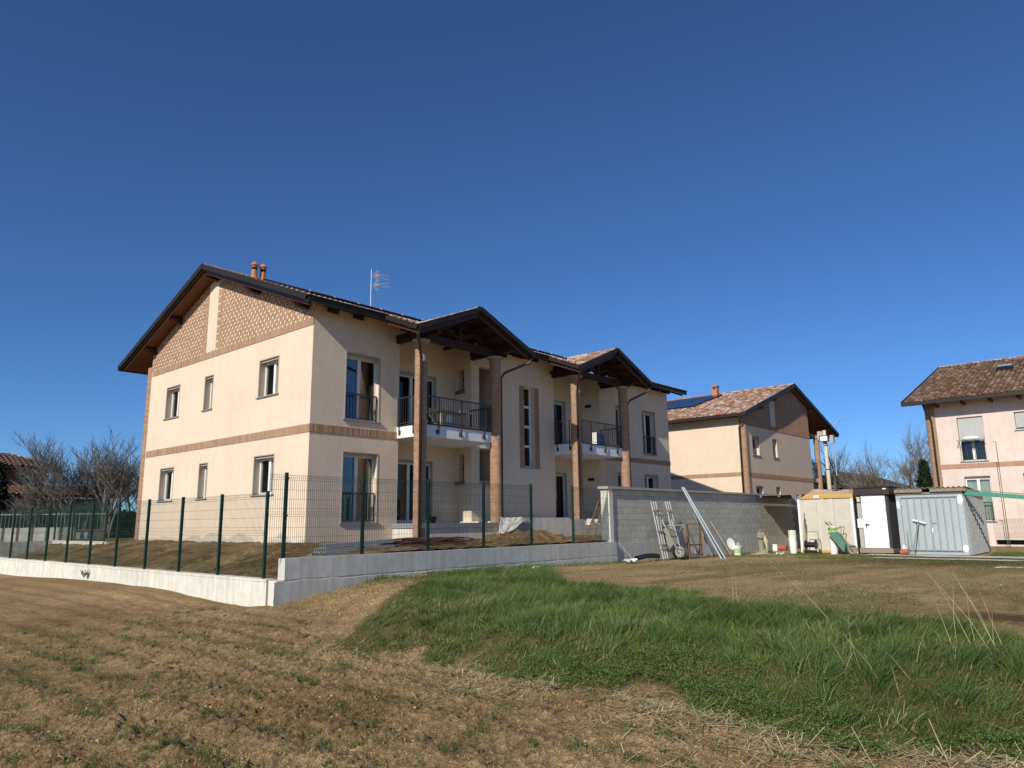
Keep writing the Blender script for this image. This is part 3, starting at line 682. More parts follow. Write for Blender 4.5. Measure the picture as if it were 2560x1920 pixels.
    # porch wall vents
    MB().box(28.62, 20.25, 7.15, 28.70, 20.55, 7.27).obj('vent', 'dark', H); MB().box(28.62, 20.2, 3.6, 28.70, 20.5, 3.72).obj('vent', 'dark', H)
main_house()

# ------------------------------------------------------------------ garden walls and fences
def low_walls():
    t = thing('low_wall', (8.4, 14.2, 0), 'long sunlit pale concrete low wall under the green fence at the left', 'wall')
    y = 14.28; k = 0
    while y < 38.4:
        y1 = min(y + 2.05, 38.6); mb = MB().box(8.30, y + .003, -.4, 8.52, y1 - .003, .535).box(8.285, y + .003, .537, 8.53, y1 - .003, .585)
        mb.obj('wall_segment', 'conc', t); y = y1; k += 1
    t = thing('low_wall', (14, 14.0, 0), 'grey formwork concrete low wall running right from the corner to the block wall', 'wall')
    xs = [8.48, 11.2, 13.65, 15.3, 17.6, 19.9, 20.93]
    for a, b in zip(xs[:-1], xs[1:]): MB().box(a + .004, 13.90, .575, b - .004, 14.16, 1.015).obj('wall_segment', 'concgrey', t)
    n = 130; mb = MB(); vs = []
    for i in range(n + 1):
        x = lerp(8.25, 20.94, i / n); j = (fbm(np.array(x * 5), np.array(3.3), 4) - .5) * .09
        vs += [(x, 13.895 + j * .1, -.4), (x, 13.892 + j * .16, .535 + j), (x, 13.903, .545 + j)]
    mb.add(vs, [q for i in range(n) for q in ((3 * i, 3 * i + 3, 3 * i + 4, 3 * i + 1), (3 * i + 1, 3 * i + 4, 3 * i + 5, 3 * i + 2))])
    mb.obj('wall_footing', 'concgrey', t); MB().box(8.30, 13.91, -.4, 20.9, 14.2, .57).obj('footing_core', 'conc', t)
    t = thing('low_wall', (11, 36, .6), 'far low concrete wall at the back of the garden, beyond the fence', 'wall')
    for b in ((11.49, 32.2, .4, 12.8, 32.4, 1.10), (11.46, 32.42, .3, 11.64, 35.6, 1.12), (11.46, 35.61, .3, 11.64, 38.6, 1.12), (8.3, 38.62, .2, 9.9, 38.8, 1.10), (9.91, 38.62, .2, 11.64, 38.8, 1.10)):
        MB().box(*b).obj('wall_segment', 'conc', t)
low_walls()
def panel_mesh(w, h, folds, name='mesh_panel', r=.0034):
    zs = []; z = 0
    prof = [(0, 0)]
    for c in folds: prof += [(c - .05, 0), (c, -.028), (c + .05, 0)]
    prof += [(h, 0)]; mb = MB()
    n = int(w / .05)
    for i in range(n + 1):
        u = w * i / n; vs = []
        for z, d in prof: vs += [(u - r, d - r, z), (u + r, d - r, z), (u, d + r, z)]
        mb.add(vs, [(3 * k + a, 3 * k + 3 + a, 3 * k + 3 + (a + 1) % 3, 3 * k + (a + 1) % 3) for k in range(len(prof) - 1) for a in range(3)])
    lv = []
    for c in folds: lv += [(c - .05, 0), (c, -.028), (c + .05, 0)]
    z = .2
    while z < h:
        if all(abs(z - c) > .09 for c in folds): lv.append((z, 0))
        z += .2
    for z, d in lv: mb.box(0, d - .0035 - .004, z - .0025, w, d - .004 + .0025, z + .0025)
    m = mb.mesh(name, fix=False); m.materials.append(MT['green']); return m
def post_mesh(h):
    m = MB().box(-.03, -.03, 0, .03, .03, h).box(-.032, -.032, h, .032, .032, h + .015)
    for z in (h * .08, h * .49, h * .93): m.box(.0, -.05, z, .045, -.03, z + .035)
    me = m.mesh('fence_post'); me.materials.append(MT['green']); return me
def fences():
    PM = panel_mesh(1.98, 1.73, (.10, .88, 1.66)); PO = post_mesh(1.79); PS = panel_mesh(.36, 1.73, (.10, .88, 1.66))
    t = thing('mesh_fence', (8.53, 14.07, 1.02), 'dark green welded mesh fence standing on the grey wall, crossing in front of the house', 'fence')
    for i in range(7):
        x = 8.53 + 2.043 * i; inst('fence_post', PO, t, (x, 14.07, 1.015))
        if i not in (4, 6): inst('mesh_panel', PM, t, (x + .03, 14.04, 1.05))
    inst('mesh_panel', PS, t, (8.12, 14.04, 1.05))
    t = thing('mesh_fence', (8.41, 14.6, .58), 'dark green welded mesh fence standing on the white wall at the left', 'fence')
    R = (0, 0, math.pi / 2)
    PL = panel_mesh(1.98, 1.73, (.10, .88, 1.66), r=.0024)
    for i in range(11):
        y = 14.6 + 2.04 * i; o = inst('fence_post', PO, t, (8.41, y, .58), R); o.scale.z = 1.03
        o = inst('mesh_panel', PL, t, (8.44, y + .03, .63), R); o.scale.z = 1.03
    t = thing('mesh_fence', (11.55, 35, 1.1), 'distant dark mesh fence on the far garden wall near the house corner', 'fence')
    for y in (32.6, 36.4): inst('fence_post', PO, t, (11.55, y, 1.12))
    for x in (11.3, 11.55): inst('fence_post', PO, t, (x, 38.7, 1.1))
    for y in (32.63, 34.5, 36.43): inst('mesh_panel', panel_mesh(1.85, 1.6, (.1, 1.5), 'rear_panel') if y < 33 else t.children[-1].data, t, (11.55, y, 1.15), R)
    P2 = panel_mesh(1.98, 1.4, (.1, .7, 1.33)); t = thing('mesh_fence', (37.5, 5.5, .2), 'low grey wire fence in front of the pink house at the right edge', 'fence')
    P3_ = post_mesh(1.5)
    for y in (-2.4, -.4, 1.6, 3.6): inst('fence_post', P3_, t, (37.5, y, .15), R); inst('mesh_panel', P2, t, (37.5, y, .2), R)
fences()
def block_wall():
    t = thing('block_wall', (29, 14.15, 0), 'long grey concrete-block wall with a pale coping, behind the building tools', 'wall')
    MB().box(20.95, 14.02, -.3, 41, 14.32, .905).obj('wall_base', 'concgrey', t)
    MB().box(20.72, 14.0, -.2, 20.945, 14.34, 2.775).obj('end_pier', 'conc', t)
    MB().box(20.95, 14.085, .91, 41, 14.26, 2.77).obj('joint_core', 'joint', t)
    def blk(w):
        m = MB().box(.004, 0, .004, w - .004, .10, .203); me = m.mesh('block'); bm = bmesh.new(); bm.from_mesh(me)
        bmesh.ops.bevel(bm, geom=[e for e in bm.edges], offset=.004, segments=1, affect='EDGES'); bm.to_mesh(me); bm.free(); me.materials.append(MT['block']); return me
    full, half = blk(.5), blk(.25); items = []
    for r in range(9):
        x = 20.95
        if r % 2: items.append((x, r, half)); x += .25
        while x < 37.2: items.append((x, r, full)); x += .5
    items.sort(key=lambda q: q[0])
    for x, r, me in items[:298]: inst('block', me, t, (x, 14.07 + random.uniform(-.002, .002), .908 + r * .2068))
    if items[298:]:
        mb = MB()
        for x, r, me in items[298:]: mb.box(x + .004, 14.07, .912 + r * .2068, x + .496, 14.17, .908 + r * .2068 + .203)
        mb.obj('blocks_beyond', 'block', t, kind='stuff')
    cm = MB().box(.004, 0, 0, .336, .42, .085).mesh('coping_slab'); cm.materials.append(MT['cap'])
    for i in range(50): inst('coping_slab', cm, t, (20.62 + i * .34, 13.96 + random.uniform(-.004, .004), 2.778))
block_wall()

# ------------------------------------------------------------------ neighbouring houses
def second_house():
    X, Y = 45.1, 19.75
    H = thing('neighbour_house', (X, Y, .3), 'cream house with solar panels on its tiled roof, behind the block wall', 'house')
    xr, zr, xl, xe, zE = 53.4, 11.42, 44.45, 62.4, 8.42; m = (zr - zE) / (xr - xl)
    dt = lambda x: zE + m * (x - xl) if x < xr else zr - m * (x - xr); db = lambda x: dt(x) - .18
    gw = [(46.13, 47.35, 5.86, 7.13, 2), (49.52, 50.44, 5.88, 7.19, 1), (46.17, 47.48, 2.55, 3.85, 2), (49.55, 50.42, 2.55, 3.87, 1)]
    w = MB(); wall_grid(w, 'Y', Y, X, 56.95, .2, 7.75, [g[:4] for g in gw]); wall_grid(w, 'X', X, Y + .32, 44, .2, 8.3)
    w.box(56.63, Y + .32, .2, 56.95, 40, 8.5)
    w.prism([(X, Y + .03, 7.75), (56.95, Y + .03, 7.75), (56.95, Y + .03, db(56.95)), (xr, Y + .03, db(xr)), (X, Y + .03, db(X))], (0, .3, 0)); w.obj('wall', 'plaster2', H)
    MB().box(X + 1, Y + 1.6, .3, 55.8, 42, 7.5).obj('daylight_block', 'dark', H)  # added near-black block that keeps daylight out of the rooms
    MB().prism([(49.56, Y - .015, 8.14), (50.39, Y - .015, 8.14), (50.39, Y - .015, db(50.39)), (49.56, Y - .015, db(49.56))], (0, .04, 0)).obj('plaster_strip', 'plaster2', H)
    gable_bricks(H, 'Y', Y + .02, X + .25, 56.95, 8.03, lambda a: db(a) - .03, [(49.56, 50.39)])
    soldier(H, 'Y', Y, X + .2, 56.95, 7.745, 8.02); soldier(H, 'Y', Y, X + .2, 56.95, 4.40, 4.67); soldier(H, 'X', X, Y + .25, 32, 4.44, 4.70)
    for g in gw: window(H, 'Y', Y, *g[:4], leaves=g[4])
    col_ = brick_column_mesh(.21, 7.9); column(H, col_, X + .06, Y + .10, .3, None)
    column(H, col_, 58.95, 19.95, .3, 7.9, .21)
    MB().tube([(44.6, 19.6, 8.2), (44.72, 19.72, 7.85), (44.80, 19.95, 7.6), (44.82, 20.0, .4)], .055, 8).obj('downpipe', 'pipe', H, smooth=True)
    d = MB().prism([(xl, 19.35, zE), (xr, 19.35, zr), (xe, 19.35, zE), (xe, 19.35, zE - .16), (xr, 19.35, zr - .17), (xl, 19.35, zE - .16)], (0, 30, 0)); rf = d.obj('roof', 'wood', H)
    L = math.hypot(xr - xl, zr - zE)
    tile_field(H, (xl - .04, 19.3, zE), (0, 1, 0), (xr - xl, 0, zr - zE), 24, L, pale=.17); ridge_tiles(H, (xr, 19.3, zr + .05), (xr, 44, zr + .05))
    g = MB()
    for a, b in (((xl, zE), (xr, zr)), ((xe, zE), (xr, zr))):
        g.beam((a[0], 19.27, a[1]), (b[0], 19.27, b[1]), .1, .24); g.beam((a[0], 19.33, a[1] - .16), (b[0], 19.33, b[1] - .16), .05, .1)
    g.box(xl - .14, 19.25, zE - .16, xl, 46, zE + .03); g.obj('gutter', 'metaldk', rf)
    for x in (47.5, 50.0, xr, 57, 60.5): MB().box(x - .1, 19.4, db(x) - .22, x + .1, 20.2, db(x) - .01).obj('purlin', 'wood', rf)
    MB().box(56.95, 19.9, 7.95, 59.4, 20.1, 8.2).obj('porch_beam', 'wood', H)
    ch = MB().box(52.7, 25.1, 11.0, 53.1, 25.5, 11.75).box(52.62, 25.02, 11.98, 53.18, 25.58, 12.02).prism([(52.64, 25.04, 12.02), (53.16, 25.04, 12.02), (52.9, 25.04, 12.16)], (0, .52, 0))
    for a, b in ((52.7, 25.1), (53.02, 25.1), (52.7, 25.42), (53.02, 25.42)): ch.box(a, b, 11.75, a + .08, b + .08, 11.98)
    ch.obj('chimney', 'clay', rf)
    MB().box(52.9, 33.6, 11.0, 53.35, 34.05, 11.9).box(52.8, 33.5, 11.95, 53.45, 34.15, 12.02).obj('chimney', 'clay', rf)
    ang = math.atan(m); me = MB().box(0, 0, -.02, .99, 1.66, .02).mesh('solar_panel'); me.materials.append(MT['solar'])
    fm = MB()
    for q in (0, .972): fm.box(q, 0, -.025, q + .018, 1.66, .026)
    for q in (0, 1.642): fm.box(0, q, -.025, .99, q + .018, .026)
    for q in range(1, 6): fm.box(.02, q * .277, .0205, .97, q * .277 + .008, .0215)
    fmm = fm.mesh('panel_frame'); fmm.materials.append(MT['solarfr'])
    sv = Vector((math.cos(ang), 0, math.sin(ang))); nv = Vector((-math.sin(ang), 0, math.cos(ang)))
    for j in range(4):
        for i in range(9):
            p = Vector((xl, 24.95 - .17 * j + i * 1.68, zE)) + sv * (4.3 + j * 1.01) + nv * .17
            inst('solar_panel', me, rf, p, (0, -ang, 0)); inst('panel_frame', fmm, rf, p, (0, -ang, 0))
    MB().box(56.95, 19.95, 4.45, 59.2, 22, 4.76).obj('balcony_slab', 'slab', H)
    railing(H, 'Y', 19.93, 57.0, 59.2, 4.8, 5.95, posts=(57.9, 58.9), foot=4.5, name='balcony_railing'); railing(H, 'X', 59.2, 20, 22, 4.8, 5.95, name='balcony_railing')
second_house()
def third_house():
    X = 43.2; m = .334; xe, zE = 42.3, 7.62; xr = 52.9; zr = zE + m * (xr - xe); yv = 9.69
    H = thing('neighbour_house', (X, 6, .1), 'pink plastered house with a brown tiled roof and roller shutters, cut by the right edge', 'house')
    ops = [(6.30, 7.44, 4.47, 6.73), (6.30, 7.42, 1.45, 3.70), (4.0, 4.95, 5.88, 6.77), (4.0, 4.93, 2.9, 3.75), (5.2, 6.4, .32, .55), (3.6, 4.9, .32, .55)]
    w = MB(); wall_grid(w, 'X', X, -2, 8.45, -.1, 7.7, ops); w.box(X, 8.45, -.1, 52, 8.77, 7.7)
    w.prism([(X, 8.45, 7.65), (62, 8.45, 7.65), (xr, 8.45, zr - .3)], (0, .3, 0)); w.obj('wall', 'plaster3', H)
    MB().box(X + .9, -2, .2, 50, 8.2, 7.3).obj('daylight_block', 'dark', H)  # added black block, stops daylight showing through the windows
    def brt():
        k = random.uniform(.9, 1.1); return (.46 * k, .26 * k, .18 * k)
    soldier(H, 'X', X, -2, 8.4, 4.12, 4.36, tint=brt)
    c = brick_column_mesh(.27, 7.5); column(H, c, X + .15, 8.62, .1, None)
    MB().tube([(42.5, 8.75, 7.5), (42.6, 8.7, 7.15), (42.95, 8.6, 6.9), (42.97, 8.55, 6.6), (42.97, 8.55, .2)], .055, 8).obj('downpipe', 'pipe', H, smooth=True)
    window(H, 'X', X, *ops[0], trim=False, rail=5.45, shutter=5.55, dep=.2); window(H, 'X', X, *ops[1], trim=False, rail=2.4, dep=.2, curtain=True)
    window(H, 'X', X, *ops[2], trim=False, shutter=5.95, dep=.2); window(H, 'X', X, *ops[3], trim=False, dep=.2)
    MB().box(X - .03, -2, -.1, X - .005, 8.4, .30).obj('plinth', 'conc', H)
    d = MB().prism([(xe, yv, zE), (xr, yv, zr), (63, yv, zE), (63, yv, zE - .15), (xr, yv, zr - .15), (xe, yv, zE - .15)], (0, -12.5, 0)); rf = d.obj('roof', 'wood', H)
    pal = [(.20, .12, .075), (.17, .10, .065), (.24, .15, .10), (.15, .085, .055), (.29, .20, .14)]
    tile_field(H, (xe - .04, yv - 12.5, zE), (0, 1, 0), (xr - xe, 0, zr - zE), 12.5, math.hypot(xr - xe, zr - zE), pu=.24, pv=.38, r=.1, pal=pal + [(.36, .26, .19)], pale=0)
    ridge_tiles(H, (xr, yv, zr + .04), (xr, -3, zr + .04))
    g = MB().box(xe - .14, -3, zE - .14, xe, yv + .03, zE + .03); g.beam((xe, yv + .02, zE), (xr, yv + .02, zr), .08, .2); g.obj('gutter', 'metaldk', rf)
    for y in (8.2, 7, 5.8, 4.6, 3.4): MB().box(xe + .05, y - .06, zE - .26, X + .3, y + .06, zE - .13).obj('rafter_tail', 'wooddk', rf)
    s = MB(); u = Vector((xr - xe, 0, zr - zE)).normalized(); p = Vector((xe, 5.75, zE)) + u * 6.6; nn = Vector((-u.z, 0, u.x))
    s.beam(p + nn * .14, p + u * 1.0 + nn * .14, .75, .16); sk = s.obj('skylight', 'metaldk', rf)
    MB().beam(p + u * .1 + nn * .24, p + u * .9 + nn * .24, .55, .03).obj('pane', 'glass', sk); MB().beam(p + u * .75 + nn * .26, p + u * 1.0 + nn * .26, .7, .06).obj('flashing', 'galv', sk)
    # airer with a pillow on the sill
    t = thing('clothes_airer', (X - .3, 6.9, 5.45), 'pale metal airer frame hung on the upper window rail of the pink house', 'airer')
    a = MB(); 
    for y0 in (6.32, 7.45): a.tube([(X + .1, y0, 5.45), (X - .55, y0, 5.52)], .018, 6)
    for k in range(4): a.tube([(X - .1 - .15 * k, 6.32, 5.48 + .015 * k), (X - .1 - .15 * k, 7.45, 5.48 + .015 * k)], .012, 6)
    a.obj('airer_frame', 'galv', t)
    b = bmesh.new(); bmesh.ops.create_uvsphere(b, u_segments=16, v_segments=10, radius=1); me = bpy.data.meshes.new('pillow'); 
    for v in b.verts: v.co.x *= .26; v.co.y *= .42 * (1 - .1 * abs(v.co.z)); v.co.z *= .12
    b.to_mesh(me); b.free(); me.materials.append(MT['white']); me.polygons.foreach_set('use_smooth', [True] * len(me.polygons))
    o = bpy.data.objects.new('pillow', me); COL.objects.link(o); o.location = (X - .3, 6.88, 5.60); tag(o, 'white pillow airing on the metal frame at the pink house window', 'pillow')
third_house()
def left_house():
    # low hipped villa, far left
    D = lambda u, v, dep: None
    H = thing('villa', (14.0, 62.0, .8), 'old villa with a hipped brown tiled roof behind bare trees at the far left', 'house')
    xe, ye, zE, d, zR = 18.3, 61.3, 6.05, 2.7, 7.08; xw = 2.0
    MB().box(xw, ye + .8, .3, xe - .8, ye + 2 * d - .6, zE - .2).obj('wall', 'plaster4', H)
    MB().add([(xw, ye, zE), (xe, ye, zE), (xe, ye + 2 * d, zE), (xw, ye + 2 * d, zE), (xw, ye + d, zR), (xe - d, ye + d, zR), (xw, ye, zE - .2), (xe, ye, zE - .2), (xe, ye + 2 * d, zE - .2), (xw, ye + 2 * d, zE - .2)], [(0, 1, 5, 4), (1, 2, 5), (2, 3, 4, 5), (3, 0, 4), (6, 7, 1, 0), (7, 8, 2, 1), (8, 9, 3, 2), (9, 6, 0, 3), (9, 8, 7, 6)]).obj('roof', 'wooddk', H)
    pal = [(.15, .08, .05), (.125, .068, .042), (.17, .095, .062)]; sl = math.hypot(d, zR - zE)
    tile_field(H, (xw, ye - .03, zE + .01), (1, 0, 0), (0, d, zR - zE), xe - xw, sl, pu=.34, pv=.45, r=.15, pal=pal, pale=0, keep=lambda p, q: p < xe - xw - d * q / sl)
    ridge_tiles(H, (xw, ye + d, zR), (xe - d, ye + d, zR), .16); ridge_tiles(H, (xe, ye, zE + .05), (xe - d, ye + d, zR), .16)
    MB().box(xw, ye - .12, zE - .14, xe, ye - .01, zE + .02).obj('gutter', 'metaldk', H)
    for x in (13.2, 16.0): MB().box(x, ye + .77, 4.3, x + .9, ye + .799, 5.4).obj('shutter', 'wooddk', H)
    H2 = thing('villa_wing', (17, 59, .8), 'single-storey wing with a low brown tiled roof below the villa', 'house')
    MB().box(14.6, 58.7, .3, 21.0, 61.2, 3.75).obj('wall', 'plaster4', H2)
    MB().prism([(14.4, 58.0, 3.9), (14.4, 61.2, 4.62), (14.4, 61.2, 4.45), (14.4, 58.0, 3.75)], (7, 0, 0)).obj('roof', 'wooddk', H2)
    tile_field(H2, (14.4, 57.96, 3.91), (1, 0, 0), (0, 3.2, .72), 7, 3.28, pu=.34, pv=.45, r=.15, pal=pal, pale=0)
    for x in (15.4, 17.4, 19.4): MB().box(x, 58.66, 1.5, x + 1.0, 58.70, 3.0).obj('window', 'dark', H2)
    # boundary wall with railings
    t = thing('boundary_wall', (9.5, 48, .6), 'dark brick garden wall with a red coping and railings, beyond the far fence', 'wall')
    p0, p1 = Vector((6.5, 50, 0)), Vector((15.2, 42.8, 0)); dd = (p1 - p0).normalized()
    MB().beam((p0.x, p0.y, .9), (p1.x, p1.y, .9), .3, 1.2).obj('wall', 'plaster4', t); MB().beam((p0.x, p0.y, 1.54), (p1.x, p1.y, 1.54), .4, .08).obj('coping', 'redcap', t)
    r_ = MB(); n = 62
    for i in range(n):
        p = p0 + (p1 - p0) * (i + .5) / n; r_.box(p.x - .012, p.y - .012, 1.58, p.x + .012, p.y + .012, 2.5)
    r_.beam((p0.x, p0.y, 2.4), (p1.x, p1.y, 2.4), .03, .04); r_.obj('railings', 'galvdk', t, kind='stuff')
    t = thing('brick_stack', (10.6, 41.2, .6), 'stack of pale hollow bricks beyond the far garden wall', 'bricks')
    me = MB().box(0, 0, 0, .48, .24, .235).mesh('brick'); me.materials.append(MT['concgrey'])
    for i in range(7):
        for k in range(4 - (i == 6)): inst('brick', me, t, (9.6 + i * .5, 41.2 - i * .35, .75 + k * .24), (0, 0, -.6))
left_house()
def far_house():
    H = thing('outbuilding', (73, 22, .3), 'dark-roofed outbuilding overgrown with brown creeper, behind the site cabins', 'house')
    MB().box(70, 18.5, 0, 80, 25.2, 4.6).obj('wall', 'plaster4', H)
    MB().prism([(69.3, 25.9, 4.4), (69.3, 21.9, 5.9), (69.3, 17.9, 4.4), (69.3, 17.9, 4.2), (69.3, 21.9, 5.7), (69.3, 25.9, 4.2)], (12, 0, 0)).obj('roof', 'slatec', H)
    n = 9000; P = RNG.random((n, 3)) * np.array([.7, 4.3, 5.2]) + np.array([69.0, 21.3, .3]); P[:, 2] = np.minimum(P[:, 2], 5.9 - .37 * np.abs(P[:, 1] - 21.9))
    A = RNG.normal(size=(n, 3)) * .11; Bv = RNG.normal(size=(n, 3)) * .11
    V = np.stack([P - A, P + Bv, P + A, P - Bv], 1).reshape(-1, 3); F = np.arange(4 * n).reshape(n, 4)
    c = np.repeat(np.array([.085, .05, .035]) * RNG.uniform(.5, 1.6, (n, 1)), 4, 0)
    np_obj('creeper', V, F, 'leaf', c, parent=H, kind='stuff')
far_house()

# ------------------------------------------------------------------ site cabins
XF = 32.3
MT['metalgroove'] = M('groove_shade_steel', (.12, .135, .14), .6, na=.1, bump=0)  # groove shade put into the colour of the door backing
MT['paleboard2'] = M('dusty_plasterboard', (.50, .47, .40), .9, ns=3, na=.15, bump=.1)
def cabins():
    t = thing('site_container', (XF, 10.8, .26), 'cream site container with a yellow roof edge, beside the block wall', 'container')
    y0, y1 = 9.66, 11.97
    MB().box(XF + .06, y0 + .03, .30, XF + 4.0, y1 - .03, 2.50).obj('body', 'darkwall', t)
    w = (y1 - y0 - .2) / 3
    for i in range(3): MB().box(XF, y0 + .1 + i * w + .004, .36, XF + .05, y0 + .1 + (i + 1) * w - .004, 2.50).obj('panel', 'panelgrey', t)
    for y in (y0, y1 - .1): MB().box(XF - .012, y, .26, XF + .1, y + .098, 2.53).obj('corner_post', 'pvc', t)
    MB().prism([(XF - .03, y1 - .12, 2.535), (XF - .03, y0 - .02, 2.535), (XF - .03, y0 - .02, 2.72), (XF - .03, y1 - .42, 2.74)], (.12, 0, 0)).box(XF - .035, y0 - .02, 2.60, XF - .03, y1 - .2, 2.612).obj('top_rail', 'yellow', t)
    MB().box(XF - .02, y0 + .1, .27, XF + .05, y1 - .1, .355).obj('bottom_rail', 'yellow', t)
    p = MB().box(XF - .042, 11.02, 2.56, XF - .032, 11.24, 2.67).obj('plate', 'plastic', t)
    MB().box(XF - .046, 11.06, 2.605, XF - .0425, 11.2, 2.625).obj('plate_print', 'ink', t)
    # canvas heaped on top
    n, m = 40, 24; V = []; 
    for i in range(n):
        for j in range(m):
            y = lerp(y0 + .05, y1 - .3, i / (n - 1)); x = lerp(XF + .02, XF + 2.2, j / (m - 1)); e = min(1, i / 5, (n - 1 - i) / 4) * min(1, (m - 1 - j) / 5, j / 5)
            V.append((x + .03 * fbm(y * 4., 2., 2), y, 2.73 + e * (.10 + .26 * fbm(x * 1.3 + 3, y * 1.5, 4)) * (1 if y > 10.4 else .75)))
    idx = np.arange(n * m).reshape(n, m); F = np.stack([idx[:-1, :-1], idx[1:, :-1], idx[1:, 1:], idx[:-1, 1:]], -1).reshape(-1, 4)
    np_obj('canvas_sheet', V, F, 'canvas', smooth=True, label='dusty pinkish canvas heaped on top of the cream site container', cat='canvas')
    for i in range(3): 
        o = MB().box(XF + .06, 10.3 + .0, 2.99 + i * .035, XF + .9, 10.52 - .02 * i, 3.005 + i * .035).obj('timber_offcut', 'weathered', loc=(XF + .4, 10.4, 3), group='timber offcuts on the canvas', label='short weathered board lying in the little pile on the canvas', cat='board')
    # lean-to canopy between container and wall
    t = thing('canopy', (34.5, 13, 2.7), 'thin sheet canopy bridging the block wall and the cream container', 'canopy')
    for i in range(7):
        a = 33.0 + i * .56; MB().box(a, 12.0, 2.76 + .006 * (i % 2), a + .575, 13.93, 2.775 + .006 * (i % 2)).obj('sheet', 'fibro', t)
    for y in (12.05, 13.0, 13.85): MB().box(32.98, y, 2.68, 36.9, y + .07, 2.755).obj('batten', 'weathered', t)
    tp = MB().add([(32.35, 11.95, 2.72), (33.0, 12.5, 2.76), (33.6, 12.0, 2.78), (32.38, 11.98, 2.32), (32.7, 12.3, 2.60), (33.0, 11.98, 2.75)], [(0, 4, 1), (0, 3, 4), (1, 4, 2), (4, 3, 5), (4, 5, 2)])
    tp.obj('hanging_sheet', 'fibro', loc=(33, 12, 2.6), label='grey corner of sheeting hanging at the top left of the container', cat='sheet')
    # white-door cabin
    t = thing('site_cabin', (XF, 8.9, .3), 'small dark site cabin with a white steel door and brown boarded roof edge', 'cabin')
    MB().box(XF + .06, 8.31, .48, XF + 2.4, 9.52, 2.62).obj('body', 'darkwall', t)
    MB().box(XF, 8.30, .49, XF + .07, 8.415, 2.62).obj('door_post', 'brownboard', t); MB().box(XF, 9.36, .49, XF + .07, 9.52, 2.30).obj('door_post', 'pvcgrey', t)
    d = MB().box(XF - .03, 8.42, .50, XF + .03, 9.335, 2.60).obj('door', 'white', t)
    MB().box(XF - .09, 9.08, 1.42, XF - .07, 9.22, 1.445).box(XF - .08, 9.19, 1.36, XF - .03, 9.235, 1.46).box(XF - .04, 9.2, 1.27, XF - .03, 9.22, 1.31).obj('handle', 'blackp', d)
    for z in (.62, 1.95, 2.35): MB().box(XF - .04, 8.43, z, XF - .025, 8.455, z + .1).obj('hinge', 'pvcgrey', d)
    MB().box(XF - .05, 9.385, 2.35, XF, 9.49, 2.55).obj('lamp', 'hose', t)
    MB().box(XF - .1, 8.28, .30, XF + .1, 9.54, .485).box(XF + .1, 8.30, .3, XF + 2.4, 8.5, .48).obj('sill_beam', 'weathered', t)
    for i in range(3): MB().box(XF - .12, 8.22, 2.625 + i * .092, XF + 2.6, 9.58, 2.712 + i * .092).obj('roof_board', 'brownboard', t)
    MB().box(XF - .16, 8.18, 2.905, XF + 2.7, 9.62, 2.935).box(XF - .1, 8.3, 2.936, XF + 1.8, 9.3, 2.975).obj('roof', 'slatec', t)
    MB().box(XF - .128, 8.32, 2.83, XF - .121, 8.45, 2.875).obj('plate', 'plastic', t)
    t = thing('notice', (XF - .04, 9.43, 1.48), 'white paper notice pinned beside the white cabin door', 'notice')
    MB().box(XF - .042, 9.33, 1.30, XF - .034, 9.55, 1.66).obj('sheet', 'paper', t)
    q = MB()
    for k in range(5): q.box(XF - .046, 9.40 - .02 * (k % 2), 1.58 - k * .05, XF - .043, 9.50, 1.59 - k * .05)
    q.obj('print', 'ink', t, kind='stuff')
    # galvanised shed
    t = thing('metal_shed', (XF, 6.85, .3), 'galvanised steel shed with ribbed double doors and corrugated roof, right of the white door', 'shed')
    y0, y1 = 5.68, 8.02
    MB().box(XF + .05, y0 + .05, .28, XF + 4.0, y1, 2.56).obj('body', 'galvdk', t)
    f_ = MB().box(XF, y0, .27, XF + .05, y0 + .18, 2.58).box(XF, y1 - .16, .27, XF + .05, y1, 2.58).box(XF, y0 + .18, 2.47, XF + .05, y1 - .16, 2.58).box(XF, y0 + .18, .27, XF + .05, y1 - .16, .37); f_.obj('door_frame', 'galv', t)
    for s, e in ((y0 + .185, 6.83), (6.84, y1 - .165)):
        d = MB().box(XF + .012, s, .375, XF + .03, e, 2.465); dd = d.obj('door', 'metalgroove', t); n = 4; w = (e - s) / n
        for i in range(n):
            MB().box(XF - .012, s + i * w + .040, .43, XF + .011, s + (i + 1) * w - .014, 2.41).obj('panel', 'galv', dd); MB().box(XF - .006, s + i * w - .004, .40, XF + .011, s + i * w + .024, 2.44).obj('rib', 'galv', dd)
    MB().box(XF - .02, 6.72, 1.44, XF + .01, 6.80, 1.465).box(XF - .03, 6.66, 1.45, XF - .015, 6.80, 1.462).obj('latch', 'blackp', t)
    for y, z, a, b in ((6.80, 1.2, .06, .10), (7.95, 2.2, .06, .17), (5.78, 2.35, .09, .20), (7.9, .5, .06, .14), (5.78, .52, .10, .14)):
        MB().prism([(XF - .008, y + a * math.cos(k * math.pi / 5) * (1 + .15 * math.sin(k * 3)), z + b * math.sin(k * math.pi / 5)) for k in range(10)], (.007, 0, 0)).obj('paint_patch', 'white', t)
    # corrugated side and roof
    n = 150; s = MB(); vs = []
    for i in range(n + 1):
        x = lerp(XF + .05, XF + 4, i / n); o = .055 * math.sin(x * 2 * math.pi / .30)
        vs += [(x, y0 - .05 - o, .28), (x, y0 - .0 - o, 2.54)]
    s.add(vs, [(2 * i, 2 * i + 2, 2 * i + 3, 2 * i + 1) for i in range(n)]); s.obj('corrugated_side', 'galvdk', t, smooth=True)
    n = 110; s = MB(); vs = []
